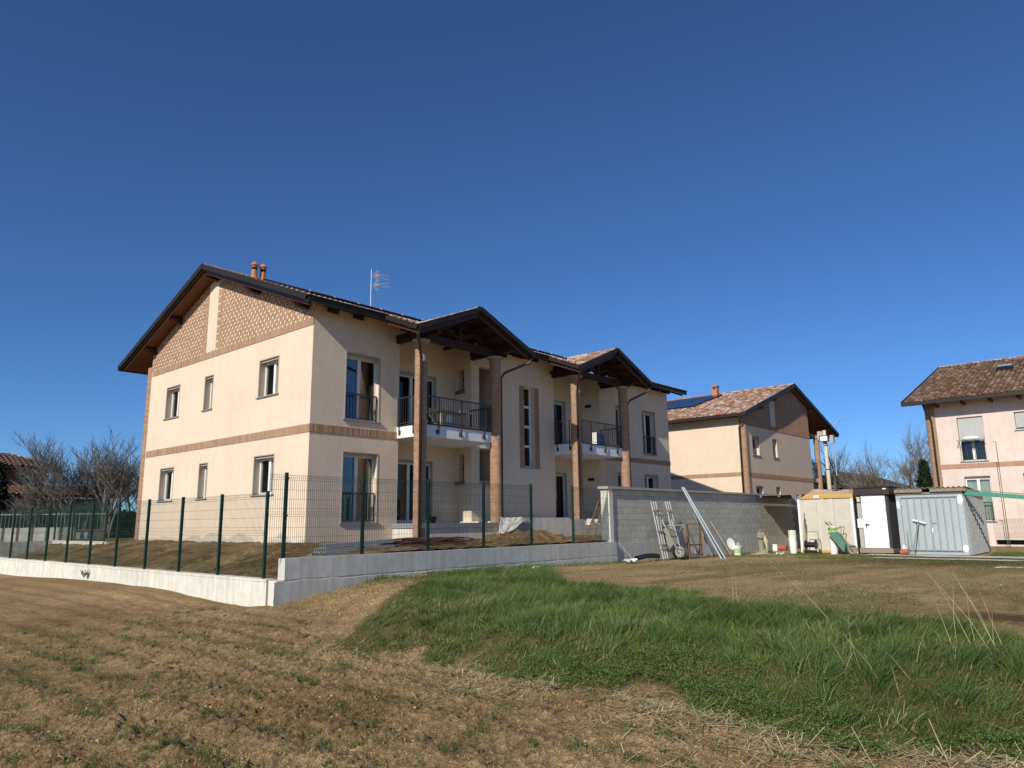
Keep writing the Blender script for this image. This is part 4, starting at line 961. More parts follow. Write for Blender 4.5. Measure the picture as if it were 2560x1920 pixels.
    for i in range(n + 1):
        y = lerp(y0 - .12, y1 - .02, i / n); o = .026 * math.cos(i / n * (y1 - y0 + .1) / .18 * 2 * math.pi)
        vs += [(XF - .18, y, 2.83 + o), (XF + 4.2, y, 2.62 + o), (XF - .18, y, 2.818 + o), (XF + 4.2, y, 2.608 + o)]
    s.add(vs, [q for i in range(n) for q in ((4 * i, 4 * i + 4, 4 * i + 5, 4 * i + 1), (4 * i + 2, 4 * i + 3, 4 * i + 7, 4 * i + 6), (4 * i, 4 * i + 2, 4 * i + 6, 4 * i + 4))]); s.obj('roof', 'fibro', t, smooth=True)
    MB().box(XF - .14, 7.02, 2.665, XF - .10, 8.02, 2.80).box(XF - .14, y0 - .08, 2.665, XF - .10, 6.75, 2.80).box(XF - .05, y0, 2.59, XF + .1, y1, 2.66).obj('fascia_board', 'weathered', t)
    MB().beam((XF - .1, y0 - .1, 2.72), (XF + 1.6, y0 - .35, 2.42), .05, .14).obj('side_board', 'weathered', t)
    t = thing('green_board', (33, 4.6, 2.5), 'long green board running from the shed roof towards the right edge', 'board')
    MB().beam((XF, 5.62, 2.60), (33.6, 2.4, 2.22), .03, .16).obj('board', 'greenboard', t); MB().beam((XF, 5.62, 2.72), (33.6, 2.4, 2.34), .07, .03).obj('top_batten', 'weathered', t)
    MB().box(33.55, 2.35, .2, 33.63, 2.43, 2.3).obj('post', 'weathered', t)
cabins()

# ------------------------------------------------------------------ tools and materials along the block wall
def leaning():
    for k, (dx, dy) in enumerate(((0, 0), (.19, .02), (.38, .04))):
        t = thing('scaffold_frame', (23.6 + dx, 13.45, .35), ('front', 'middle', 'rear')[k] + ' grey tubular scaffold frame of the three leaning on the block wall', 'scaffold', 'scaffold frames on the wall')
        f0 = lambda x, h: (x + .02 * h, 13.38 + dy + .21 * h, .36 + h)
        for x in (23.06 + dx, 24.08 + dx):
            MB().tube([f0(x, 0), f0(x, 2.02)], .026, 8).obj('leg', 'galvdk', t); 
            c = MB()
            for h in (.38, .52, .98, 1.7): p = Vector(f0(x, h)); c.beam(p + Vector((-.05, 0, 0)), p + Vector((.05, -.02, 0)), .07, .05)
            c.obj('coupler', 'galvdk', t, kind='stuff')
        MB().tube([f0(23.06 + dx, 1.72), f0(24.08 + dx, 1.72)], .024, 8).obj('crossbar', 'galvdk', t)
        MB().tube([f0(23.06 + dx, 1.55), f0(24.08 + dx, 1.55)], .018, 8).obj('crossbar', 'galvdk', t)
        MB().tube([f0(23.36 + dx, 1.72), f0(23.26 + dx, 1.2)], .014, 6).obj('brace', 'galvdk', t)
    def barrow(label, O, Sd, Td, Nd, tubm, framem, tyre):
        O, Sd, Td, Nd = Vector(O), Vector(Sd).normalized(), Vector(Td).normalized(), Vector(Nd); Nd = (Nd - Sd * Nd.dot(Sd)).normalized()
        g = lambda s, t_, n: O + Sd * s + Td * t_ + Nd * n
        r = thing('wheelbarrow', O, label, 'wheelbarrow', 'wheelbarrows stood on end')
        wr = .185; ring = [g(wr * math.cos(a) * .82, 0, wr * math.sin(a) * .82) for a in np.linspace(0, 2 * math.pi, 21)]
        wh = MB().tube(ring, .042, 8, cap=False).obj('wheel', tyre, r, smooth=True)
        MB().tube([g(0, -.03, 0), g(0, .03, 0)], .12, 16).obj('rim', framem, wh); MB().tube([g(0, -.1, 0), g(0, .1, 0)], .02, 8).obj('axle', 'rust', wh)
        fm = MB()
        for sg in (-1, 1):
            fm.tube([g(-.05, .09 * sg, 0), g(.25, .12 * sg, .0), g(.85, .24 * sg, .02), g(1.38, .29 * sg, .06)], .018, 8)
            fm.tube([g(.62, .2 * sg, 0), g(.88, .23 * sg, -.30), g(.93, .23 * sg, -.30), g(1.0, .25 * sg, .02)], .015, 8)
        fm.tube([g(.90, -.23, -.3), g(.90, .23, -.3)], .014, 6); fm.tube([g(.22, -.12, -.02), g(.05, -.09, -.18), g(.05, .09, -.18), g(.22, .12, -.02)], .014, 6)
        fm.obj('frame', framem, r, smooth=True)
        for sg in (-1, 1): MB().tube([g(1.26, .28 * sg, .05), g(1.42, .295 * sg, .065)], .024, 8).obj('handle', 'blackp', r)
        b = [(.30, .17, .03), (.88, .24, .03)]; tp = [(.10, .27, .27), (1.02, .33, .25)]
        vs = [g(s, sg * w_, n) for s, w_, n in b + tp for sg in (-1, 1)]
        vs += [g(s, sg * (w_ - .012), n + .012) for s, w_, n in b + tp for sg in (-1, 1)]
        fs = [(0, 2, 3, 1), (0, 1, 5, 4), (2, 6, 7, 3), (0, 4, 6, 2), (1, 3, 7, 5)]; fs += [tuple(i + 8 for i in q[::-1]) for q in fs] + [(4, 5, 13, 12), (5, 7, 15, 13), (7, 6, 14, 15), (6, 4, 12, 14)]
        MB().add(vs, fs).obj('tub', tubm, r)
        rim = [g(*((tp[i][0], sg * tp[i][1], tp[i][2]))) for i, sg in ((0, -1), (0, 1), (1, 1), (1, -1), (0, -1))]
        MB().tube(rim, .012, 6).obj('tub_rim', framem, r)
    barrow('grey mud-caked wheelbarrow stood on end among the scaffold frames', (24.0, 13.25, .56), (-.06, .30, .94), (.985, -.17, 0), (0, .9, -.3), 'rubber', 'galvdk', 'rubber')
    barrow('green wheelbarrow stood on end against the bucket stack by the container', (31.65, 9.66, .44), (-.05, .58, .80), (1, .08, 0), (0, .8, -.58), 'greenp', 'weathered', 'rubber')
    t = thing('trestle', (25.5, 13.5, .33), 'rusty folding iron trestle standing by the block wall', 'trestle')
    for i, x in enumerate((24.98, 25.98)):
        for yy in (13.38, 13.50):
            MB().beam((x, yy, .33), (x + (.04 if i else -.02), 13.44, 1.53), .045, .03).obj('leg', 'rust', t); MB().beam((x + (.06 if not i else -.06), yy, .33), (x + (.07 if not i else -.05), 13.44, 1.5), .03, .02).obj('leg', 'rust', t)
    MB().beam((24.86, 13.44, 1.55), (26.12, 13.44, 1.55), .05, .03).obj('top_bar', 'rust', t)
    for z, yy in ((.78, 13.40), (.42, 13.38)): MB().beam((24.98, yy, z), (25.98, yy, z), .03, .05).obj('rung', 'rust', t)
    MB().box(24.9, 13.3, .30, 26.1, 13.36, .325).obj('foot_bar', 'rust', t)
    t = thing('board', (25.4, 13.85, .3), 'pale dusty sheet of board leaning on the wall behind the trestle', 'board')
    MB().prism([(24.75, 13.72, .33), (26.2, 13.72, .33), (26.35, 13.86, .62), (25.85, 13.98, 1.55), (24.45, 13.98, 1.55)], (0, .02, 0)).obj('sheet', 'paleboard2', t)
    MB().beam((26.72, 13.35, .30), (26.60, 13.99, 2.0), .07, .035).obj('timber_pole', 'weathered', loc=(26.6, 13.6, .3), label='long thin weathered timber leaning between trestle and steel studs', cat='timber')
    MB().beam((28.55, 13.45, .25), (28.0, 13.99, 1.62), .09, .025).obj('timber_strip', 'paleboard', loc=(28.2, 13.7, .3), label='short pale timber strip leaning behind the steel studs', cat='timber')
    for k, (a, b) in enumerate((((25.85, 12.52, .27), (25.74, 13.93, 2.97)), ((26.13, 12.50, .26), (25.86, 13.93, 2.98)))):
        t = thing('steel_stud', a, ('long shiny galvanised stud leaning over the wall top, nearer the trestle', 'long shiny galvanised stud leaning over the wall top, its foot to the right')[k], 'steel stud', 'galvanised studs over the wall')
        p, q = Vector(a), Vector(b); d = (q - p).normalized(); sd = Vector((1, .2, 0)).normalized(); up = sd.cross(d)
        MB().beam(p, q, .10, .006, up).obj('web', 'galv', t)
        for sg in (-1, 1): MB().beam(p + sd * .05 * sg - up * .022, q + sd * .05 * sg - up * .022, .004, .05, up).obj('flange', 'galv', t)
    t = MB(); pts = [(21.35 + .17 * i, 13.42 + .012 * i, .50 + .035 * math.sin(i * .45)) for i in range(10)]
    r = [.078 + .006 * (i % 2) for i in range(40)]; pp = [(lerp(21.35, 22.95, i / 39), 13.42 + .1 * (i / 39), .46 + .05 * math.sin(i / 39 * 3)) for i in range(40)]
    o = t.tube(pp, r, 12, cap=False).obj('drain_pipe', 'blackp', loc=(22, 13.4, .45), label='length of black corrugated pipe lying at the foot of the block wall', cat='pipe')
    MB().tube([(20.98, 13.86, .98), (21.42, 13.55, .38)], .022, 6).obj('iron_bar', 'galvdk', loc=(21.2, 13.7, .5), label='thin grey bar leaning on the end of the low wall', cat='bar')
    # buckets
    def bucket_mesh(r0, r1, h, name='bucket'):
        return MB().lathe((0, 0, 0), [(r0, 0), (r1 - .006, h - .05), (r1 + .008, h - .045), (r1 + .008, h - .025), (r1 + .004, h), (r1 - .012, h), (r0 - .01, .012)], 18).mesh(name, smooth=False)
    bm_ = bucket_mesh(.13, .155, .37); bm_.materials.append(MT['plastic'])
    lm = MB().lathe((0, 0, .10), [(.1385, 0), (.1500, .19), (.1515, .19), (.1400, 0)], 18).mesh('label_band'); lm.materials.append(MT['palegreen'])
    lidm = MB().lathe((0, 0, 0), [(.15, 0), (.165, .002), (.165, .018), (.14, .02), (.135, .010), (.01, .010)], 18).mesh('bucket_lid'); lidm.materials.append(MT['plastic'])
    def bucket(x, y, z, label, group=None, lab=True, lid=False):
        t = thing('bucket', (x, y, z), label, 'bucket', group); b = inst('pail', bm_, t, (x, y, z))
        if lab: inst('label_band', lm, t, (x, y, z))
        if lid: inst('lid', lidm, t, (x, y, z + .365))
        return t
    bucket(29.05, 13.38, .235, 'white bucket with a pale green label, front one by the block wall', 'paint buckets by the wall', lid=True)
    bucket(29.42, 13.52, .245, 'white bucket with a pale green label, standing just behind the front one', 'paint buckets by the wall', lid=True)
    o = bpy.data.objects.new('loose_lid', lidm); COL.objects.link(o); o.location = (28.95, 13.6, .70); o.rotation_euler = (math.radians(75), 0, -.35); o.scale = (1.25, 1.5, 1); tag(o, 'loose white lid propped up behind the two paint buckets', 'lid')
    MB().lathe((29.1, 13.36, .622), [(.07, 0), (.07, .12), (.02, .14), (.02, .17)], 12).obj('paint_tin', 'galv', loc=(29.1, 13.36, .62), label='small grey tin standing on the lid of the front paint bucket', cat='tin')
    def stack(x, y, z, n, nm):
        for k in range(n): bucket(x + random.uniform(-.012, .012), y + random.uniform(-.012, .012), z + k * .088, 'white pail nested in the %s bucket stack below its lime-labelled top pail' % nm, 'white pails in the %s stack' % nm, lab=False)
        t = thing('bucket', (x, y, z + n * .088), 'lime-labelled white bucket on top of the %s stack' % nm, 'bucket'); inst('pail', bm_, t, (x, y, z + n * .088))
        q = MB().lathe((x, y, z + n * .088 + .06), [(.1375, 0), (.1535, .25), (.1560, .25), (.1400, 0)], 18).obj('label_band', 'limegreen', t); MB().beam((x - .149, y - .05, z + n * .088 + .19), (x - .149, y + .05, z + n * .088 + .21), .006, .04).obj('label_mark', 'palegreen', q)
    stack(31.6, 12.04, .22, 7, 'left'); stack(31.75, 10.42, .21, 9, 'right')
    # hose sprayer, small pump
    t = thing('plaster_sprayer', (31.4, 13.3, .2), 'plaster-crusted spraying machine draped with cream hoses near the wall', 'machine')
    b = MB().beam((31.4, 13.35, .25), (31.38, 13.4, 1.15), .14, .16).lathe((31.4, 13.36, .82), [(.10, 0), (.19, .08), (.18, .22), (.06, .30)], 10).lathe((31.4, 13.3, .20), [(.2, 0), (.2, .05), (.1, .1)], 10); b.obj('body', 'rubber', t)
    MB().tube([(31.3, 13.2, 1.2), (31.5, 13.5, 1.22)], .025, 8).tube([(31.42, 13.4, 1.1), (31.46, 13.4, 1.26)], .02, 8).obj('handle', 'rubber', t)
    for k in range(5):
        ph = k * .7; MB().tube([(31.38 + .05 * math.sin(ph), 13.24 - .02 * k, 1.12 - .05 * k), (31.33 + .08 * k, 13.16, .75), (31.4 + .1 * math.sin(ph + 1), 13.1, .4), (31.2 - .25 * k, 13.05 + .06 * k, .235), (30.9 - .22 * k, 13.2 - .05 * k, .25), (31.9 - .1 * k, 12.9 + .08 * k, .24)], .022, 6).obj('hose', 'hose', t, smooth=True)
    t = thing('pump', (33.6, 13.2, .25), 'small red and white pump motor in the shade by the container', 'pump')
    MB().tube([(33.5, 13.45, .40), (33.5, 13.05, .40)], .12, 12).obj('motor', 'redp', t); MB().box(33.35, 13.45, .25, 33.65, 13.65, .55).obj('housing', 'plastic', t); MB().box(33.3, 13.0, .22, 33.7, 13.65, .26).obj('base', 'galvdk', t)
    for k in range(3): MB().tube([(31.9 + .05 * k, 11.72 - .03 * k, .30), (32.24, 11.69 - .03 * k, 1.95 - .25 * k)], .013, 6).obj('iron_rod', 'rust', loc=(32, 11.7, .3), label='thin rusty rod leaning on the left end of the container', cat='rod', group='rods on the container')
    # hose reel cart
    t = thing('hose_reel', (31.6, 11.25, .27), 'black wheeled hose reel with a tubular handle in front of the container', 'hose reel')
    MB().tube([(31.5, 11.62, .3), (31.72, 11.5, .85), (31.75, 11.48, 1.10), (31.75, 11.44, 1.15), (31.75, 11.06, 1.15), (31.75, 11.02, 1.10), (31.72, 11.0, .85), (31.5, 10.95, .3)], .016, 8).obj('frame', 'rubber', t, smooth=True)
    MB().tube([(31.55, 11.46, .62), (31.55, 11.08, .62)], .11, 16).obj('drum', 'blackp', t)
    for y in (11.47, 11.06): MB().tube([(31.55, y - .012, .62), (31.55, y + .012, .62)], .20, 20).obj('drum_flange', 'blackp', t)
    for y in (11.56, 10.98): MB().tube([(31.7, y - .02, .35), (31.7, y + .02, .35)], .10, 16).obj('wheel', 'blackp', t)
    MB().box(31.35, 11.05, .28, 31.6, 11.5, .40).obj('tray', 'blackp', t); MB().tube([(31.48, 11.5, .3), (31.42, 11.5, .75)], .02, 6).obj('side_bar', 'rubber', t)
    # broom, stick, can at the metal shed
    t = thing('squeegee', (31.7, 7.45, .28), 'long wooden squeegee leaning upside down on the metal shed door', 'squeegee')
    MB().tube([(31.62, 7.49, .27), (32.16, 7.25, 1.56)], .022, 8).obj('handle', 'weathered', t); MB().beam((32.16, 7.46, 1.60), (32.16, 7.02, 1.47), .04, .06).obj('head', 'plastic', t)
    MB().tube([(31.65, 7.60, .27), (32.22, 7.72, 1.16)], .014, 6).obj('stick', 'weathered', loc=(31.8, 7.6, .3), label='thin stick leaning on the metal shed left of the squeegee', cat='stick')
    MB().tube([(31.75, 7.92, .37), (31.75, 7.64, .40)], .10, 14).box(31.62, 7.62, .36, 31.70, 7.70, .46).obj('red_can', 'redp', loc=(31.75, 7.8, .27), label='faded red can lying on the slab below the metal shed', cat='can')
leaning()

# ------------------------------------------------------------------ things in the garden and on the balconies
def garden_things():
    tm = MB(); a, b = .05, .042
    tm.box(0, -a, -a, 2.25, -b, a).box(0, b, -a, 2.25, a, a).box(0, -b, b, 2.25, b, a).box(0, -b, -a, 2.25, b, -b); me = tm.mesh('steel_tube'); me.materials.append(MT['galvdk'])
    rows = [(5, 0, 0), (4, .05, .105), (3, .16, .21)]
    for n, off, h in rows:
        for i in range(n):
            y = 16.25 - i * .112 - off * .3; x = 10.72 + off + random.uniform(-.05, .05)
            o = bpy.data.objects.new('steel_tube', me); COL.objects.link(o); o.location = (x, y, plot_h(10.9, 16) + .06 + h); o.rotation_euler = (0, -.012 - .02 * (h > .2), .02)
            tag(o, 'square steel tube lying in the %s layer of the pile at the house corner' % ('bottom', 'middle', 'top')[rows.index((n, off, h))], 'steel tube', 'steel tubes in the pile')
    o = bpy.data.objects.new('steel_tube', me); COL.objects.link(o); o.location = (11.15, 15.62, 1.19); o.rotation_euler = (0, .05, -.04); o.scale = (.62, .5, .5); tag(o, 'thin loose steel tube lying askew in front of the tube pile', 'steel tube')
    for i in range(26):
        x = 13.1 + random.uniform(-.3, .9); y = 16.1 + random.uniform(-.55, .55); L = random.uniform(1.5, 2.4); z = float(plot_h(np.array(14.), np.array(16.))) + .04 + random.uniform(0, .16); an = random.gauss(0, .10)
        pts = [(x + L * k / 4 * math.cos(an), y + L * k / 4 * math.sin(an), z + .02 * math.sin(k * 1.3 + i) + random.uniform(-.03, .03)) for k in range(5)]
        MB().tube(pts, .016, 5).obj('reinforcing_bar', 'rebar', loc=(x, y, z), label='rusty reinforcing bar in the tangled heap behind the fence', cat='steel bar', group='reinforcing bars in the heap')
    # dirt heap
    n, m = 90, 46; V = []
    for i in range(n):
        for j in range(m):
            x = lerp(16.6, 21.6, i / (n - 1)); y = lerp(15.2, 17.4, j / (m - 1)); h = .42 * max(0, 1 - ((x - 19.2) / 2.2) ** 2) ** .7 * max(0, 1 - ((y - 16.4) / 1.0) ** 2) ** .7
            V.append((x, y, 1.02 - .05 + h * (.75 + .5 * float(fbm(np.array(x * 1.5), np.array(y * 1.5), 3))) + (.26 * float(fbm(np.array(x * 5), np.array(y * 5), 4)) - .13) * min(1, h * 5)))
    idx = np.arange(n * m).reshape(n, m); F = np.stack([idx[:-1, :-1], idx[1:, :-1], idx[1:, 1:], idx[:-1, 1:]], -1).reshape(-1, 4)
    C = np.tile(np.array([.23, .155, .075]), (n * m, 1)) * RNG.uniform(.8, 1.15, (n * m, 1))
    np_obj('dirt_heap', V, F, 'soil', C, smooth=True, label='heap of excavated brown earth behind the fence below the terrace wall', cat='dirt heap')
    # tarpaulin on the ramp
    n, m = 26, 18; V = []
    A, Bq, Cq, Dq = Vector((19.0, 17.42, 1.87)), Vector((20.45, 17.46, 1.86)), Vector((17.9, 16.5, 1.36)), Vector((18.75, 16.6, 1.40))
    for i in range(n):
        for j in range(m):
            s, q = i / (n - 1), j / (m - 1); p = A.lerp(Bq, s).lerp(Cq.lerp(Dq, s), q); k = float(fbm(np.array(s * 5), np.array(q * 4), 3)) - .5; V.append((p.x, p.y - k * .05, p.z + k * .12))
    idx = np.arange(n * m).reshape(n, m); F = np.stack([idx[:-1, :-1], idx[1:, :-1], idx[1:, 1:], idx[:-1, 1:]], -1).reshape(-1, 4)
    np_obj('tarpaulin', V, F, 'tarp', smooth=True, label='crumpled off-white tarpaulin sloping down beside the second brick column', cat='tarpaulin')
    t = thing('terrace_wall', (23, 17.6, .9), 'pale concrete terrace wall with slots in front of the stairwell', 'wall')
    for b in ((19.6, 17.5, .8, 21.5, 17.745, 1.86), (21.505, 17.5, .8, 23.15, 17.745, 1.85), (23.155, 17.5, .8, 26.6, 17.745, 1.55), (23.155, 17.5, 1.551, 24.1, 17.745, 1.78), (24.6, 17.5, 1.551, 24.8, 17.745, 1.80), (25.1, 17.5, 1.551, 25.5, 17.745, 1.78)): MB().box(*b).obj('wall_segment', 'conc', t)
    t = thing('stepladder', (22.8, 16, .95), 'brown metal stepladder standing open behind the fence end', 'stepladder')
    for dy in (0, .38):
        MB().beam((22.36, 15.9 + dy, .92), (23.30, 16.0 + dy * .6, 2.42), .05, .03).obj('rail', 'rust', t); MB().beam((23.75, 15.9 + dy, .92), (23.32, 16.0 + dy * .6, 2.42), .04, .03).obj('rear_leg', 'rust', t)
    for k in range(1, 6): s = k / 6; MB().beam((lerp(22.36, 23.3, s), 15.9, lerp(.92, 2.42, s)), (lerp(22.36, 23.3, s), 16.25, lerp(.92, 2.42, s)), .08, .025).obj('step', 'rust', t)
    # balcony clutter
    t = thing('work_table', (17.9, 19.3, 5.05), 'makeshift timber work table on the first balcony', 'table')
    MB().box(16.9, 19.0, 5.66, 18.9, 19.6, 5.71).obj('top', 'weathered', t)
    for x in (16.95, 18.8):
        for sg in (-1, 1): MB().beam((x, 19.3 + .3 * sg, 5.05), (x + .03, 19.3 + .1 * sg, 5.66), .06, .04).obj('leg', 'paleboard', t)
    MB().beam((17.0, 19.05, 5.6), (17.5, 19.05, 5.08), .05, .03).obj('brace', 'paleboard', t); MB().beam((18.8, 19.05, 5.6), (18.3, 19.05, 5.08), .05, .03).obj('brace', 'paleboard', t)
    MB().box(17.6, 19.0, 5.10, 18.5, 19.04, 5.60).obj('cement_bag', 'canvas', loc=(18, 19, 5.1), label='dusty brown panel standing under the balcony work table', cat='panel')
    MB().box(17.85, 18.985, 5.28, 18.15, 18.995, 5.55).obj('paper_sheet', 'paper', loc=(18, 19, 5.4), label='white paper sheet stuck on the dusty panel on the balcony', cat='paper')
    MB().tube([(18.75, 19.2, 5.78), (18.95, 19.2, 5.83), (19.2, 19.2, 5.83), (19.4, 19.2, 5.76)], .035, 8).obj('foam_roll', 'plastic', loc=(19, 19.2, 5.8), label='white roll lying at the right end of the balcony work table', cat='roll')
    MB().beam((19.2, 19.0, 5.06), (19.05, 19.3, 5.78), .12, .03).obj('pale_plank', 'paleboard', loc=(19.2, 19, 5.1), label='pale plank leaning at the right end of the first balcony', cat='plank')
    t = thing('blue_crate', (28.0, 19.3, 5.05), 'blue plastic sheet pack standing on the second balcony', 'pack')
    MB().box(27.65, 19.25, 5.05, 28.3, 19.5, 5.72).obj('pack', 'blue', t); MB().box(27.6, 19.22, 5.05, 27.645, 19.52, 5.75).obj('end_board', 'plastic', t)
    t = thing('potted_bucket', (16.9, 19.6, 1.7), 'small black bucket on the ground-floor porch', 'bucket')
    MB().lathe((17.0, 18.7, 1.70), [(.09, 0), (.13, .2), (.14, .2), (.14, .22), (.12, .22)], 12).obj('pail', 'blackp', t)
garden_things()

# ------------------------------------------------------------------ poles and lamps
def poles():
    t = thing('utility_pole', (47.65, 15.55, .2), 'pale concrete pole with a floodlight, standing in front of the second house', 'pole')
    MB().tube([(47.65, 15.55, .1), (47.62, 15.56, 7.2)], .135, 14, .105).obj('shaft', 'polec', t, smooth=True)
    for z in (2.9, 4.7, 6.2): MB().lathe((47.64, 15.555, z), [(.138, 0), (.138, .05)], 14).obj('band', 'blackp', t)
    MB().box(47.45, 15.0, 6.35, 47.75, 15.2, 6.85).obj('junction_box', 'pvcgrey', t); MB().box(47.45, 15.65, 6.6, 47.7, 15.95, 7.15).obj('junction_box', 'pvcgrey', t); MB().beam((47.6, 16.0, 6.9), (47.6, 15.0, 6.5), .06, .06).obj('bracket', 'galvdk', t)
    fl = MB().box(47.30, 15.25, 6.45, 47.42, 15.80, 6.85).obj('floodlight', 'blackp', t); MB().box(47.29, 15.30, 6.50, 47.302, 15.75, 6.80).obj('lens', 'plastic', fl)
    t = thing('steel_post', (45.9, 14.5, .2), 'thin steel post with a dark lower sleeve behind the container', 'post')
    MB().tube([(45.9, 14.5, .1), (45.9, 14.5, 6.2)], .035, 8).obj('shaft', 'galv', t); MB().tube([(45.9, 14.5, .1), (45.9, 14.5, 4.2)], .07, 8).obj('sleeve', 'blackp', t)
    t = thing('street_lamp', (73.2, 22.9, .3), 'curved street lamp arm rising behind the second house', 'street lamp')
    MB().tube([(73.0, 23.15, .3), (73.05, 23.1, 9.5), (73.15, 22.95, 10.6), (73.35, 22.7, 10.95), (73.6, 22.45, 11.05)], .06, 8).obj('shaft', 'galvdk', t); MB().beam((73.5, 22.5, 11.06), (73.95, 22.0, 11.12), .16, .07).obj('lamp_head', 'galvdk', t)
    for h, nm in ((5.25, 'tall'), (2.4, 'short')):
        t = thing('thin_rod', (41.7, 5.66, .2), nm + ' rusty rod with a bent tip standing in front of the pink house', 'rod')
        y = 5.66 if h > 3 else 5.74; MB().tube([(41.7, y, .1), (41.7, y, h), (41.7, y + .13, h + .01)], .016, 6).obj('rod', 'rust', t)
poles()

# ------------------------------------------------------------------ trees
def bare_tree(name, base, height, width, seed, label, stems=1, group=None, mat='bark', twig=3, lift=.75, dens=1.0):
    R = random.Random(seed); t = thing(name, base, label, 'tree', group); tr, cr_ = MB(), MB()
    def grow(p, d, L, r, lev, mb):
        n = 4 if lev < 2 else 3; pts = [p]; rs = [r]; q = p.copy(); dd = d.copy(); cv = Vector((R.gauss(0, .05), R.gauss(0, .05), .05 if lev else 0))
        for i in range(n):
            dd = (dd + cv + Vector((R.gauss(0, .08), R.gauss(0, .08), R.gauss(0, .06)))).normalized(); q = q + dd * L / n; pts.append(q.copy()); rs.append(r * (1 - .5 * (i + 1) / n))
        mb.tube(pts, [max(v, .008) for v in rs], 6 if lev == 0 else 4 if lev < 3 else 3, cap=False)
        if lev >= twig: return
        k = int((R.choice((5, 6)) if lev == 0 else R.choice((4, 5)) if lev < 3 else R.choice((2, 3, 4))) * dens + .5); a0 = R.uniform(0, 6.283)
        for j in range(k):
            f_ = lerp(.38 if lev else .5, 1.0, (j + R.uniform(.1, .9)) / k); i = min(n - 1, int(f_ * n)); pp = pts[i].lerp(pts[i + 1], f_ * n - i)
            a = a0 + j * 2.4 + R.uniform(-.4, .4); side = Vector((math.cos(a), math.sin(a), R.uniform(-.1, .35)))
            nd = (dd * lift + side * R.uniform(.55, .95) * width + Vector((0, 0, .12))).normalized()
            grow(pp, nd, L * R.uniform(.48, .72) * (1.15 - .35 * f_), rs[i] * R.uniform(.5, .66), lev + 1, cr_)
        grow(q, dd, L * .62, rs[-1], lev + 1, cr_)
    b = Vector(base)
    for s in range(stems):
        a = R.uniform(0, 6.28); o = Vector((math.cos(a), math.sin(a), 0)) * (.25 if stems > 1 else 0)
        d = Vector((o.x * .9 * (stems > 1), o.y * .9 * (stems > 1), 1)).normalized()
        grow(b + o * R.uniform(.3, 1), d, height * R.uniform(.36, .46), height * (.02 if stems == 1 else .013), 0, tr)
    tr.obj('trunk', mat, t, smooth=True, fix=False); cr_.obj('crown', mat, t, fix=False)
    return t
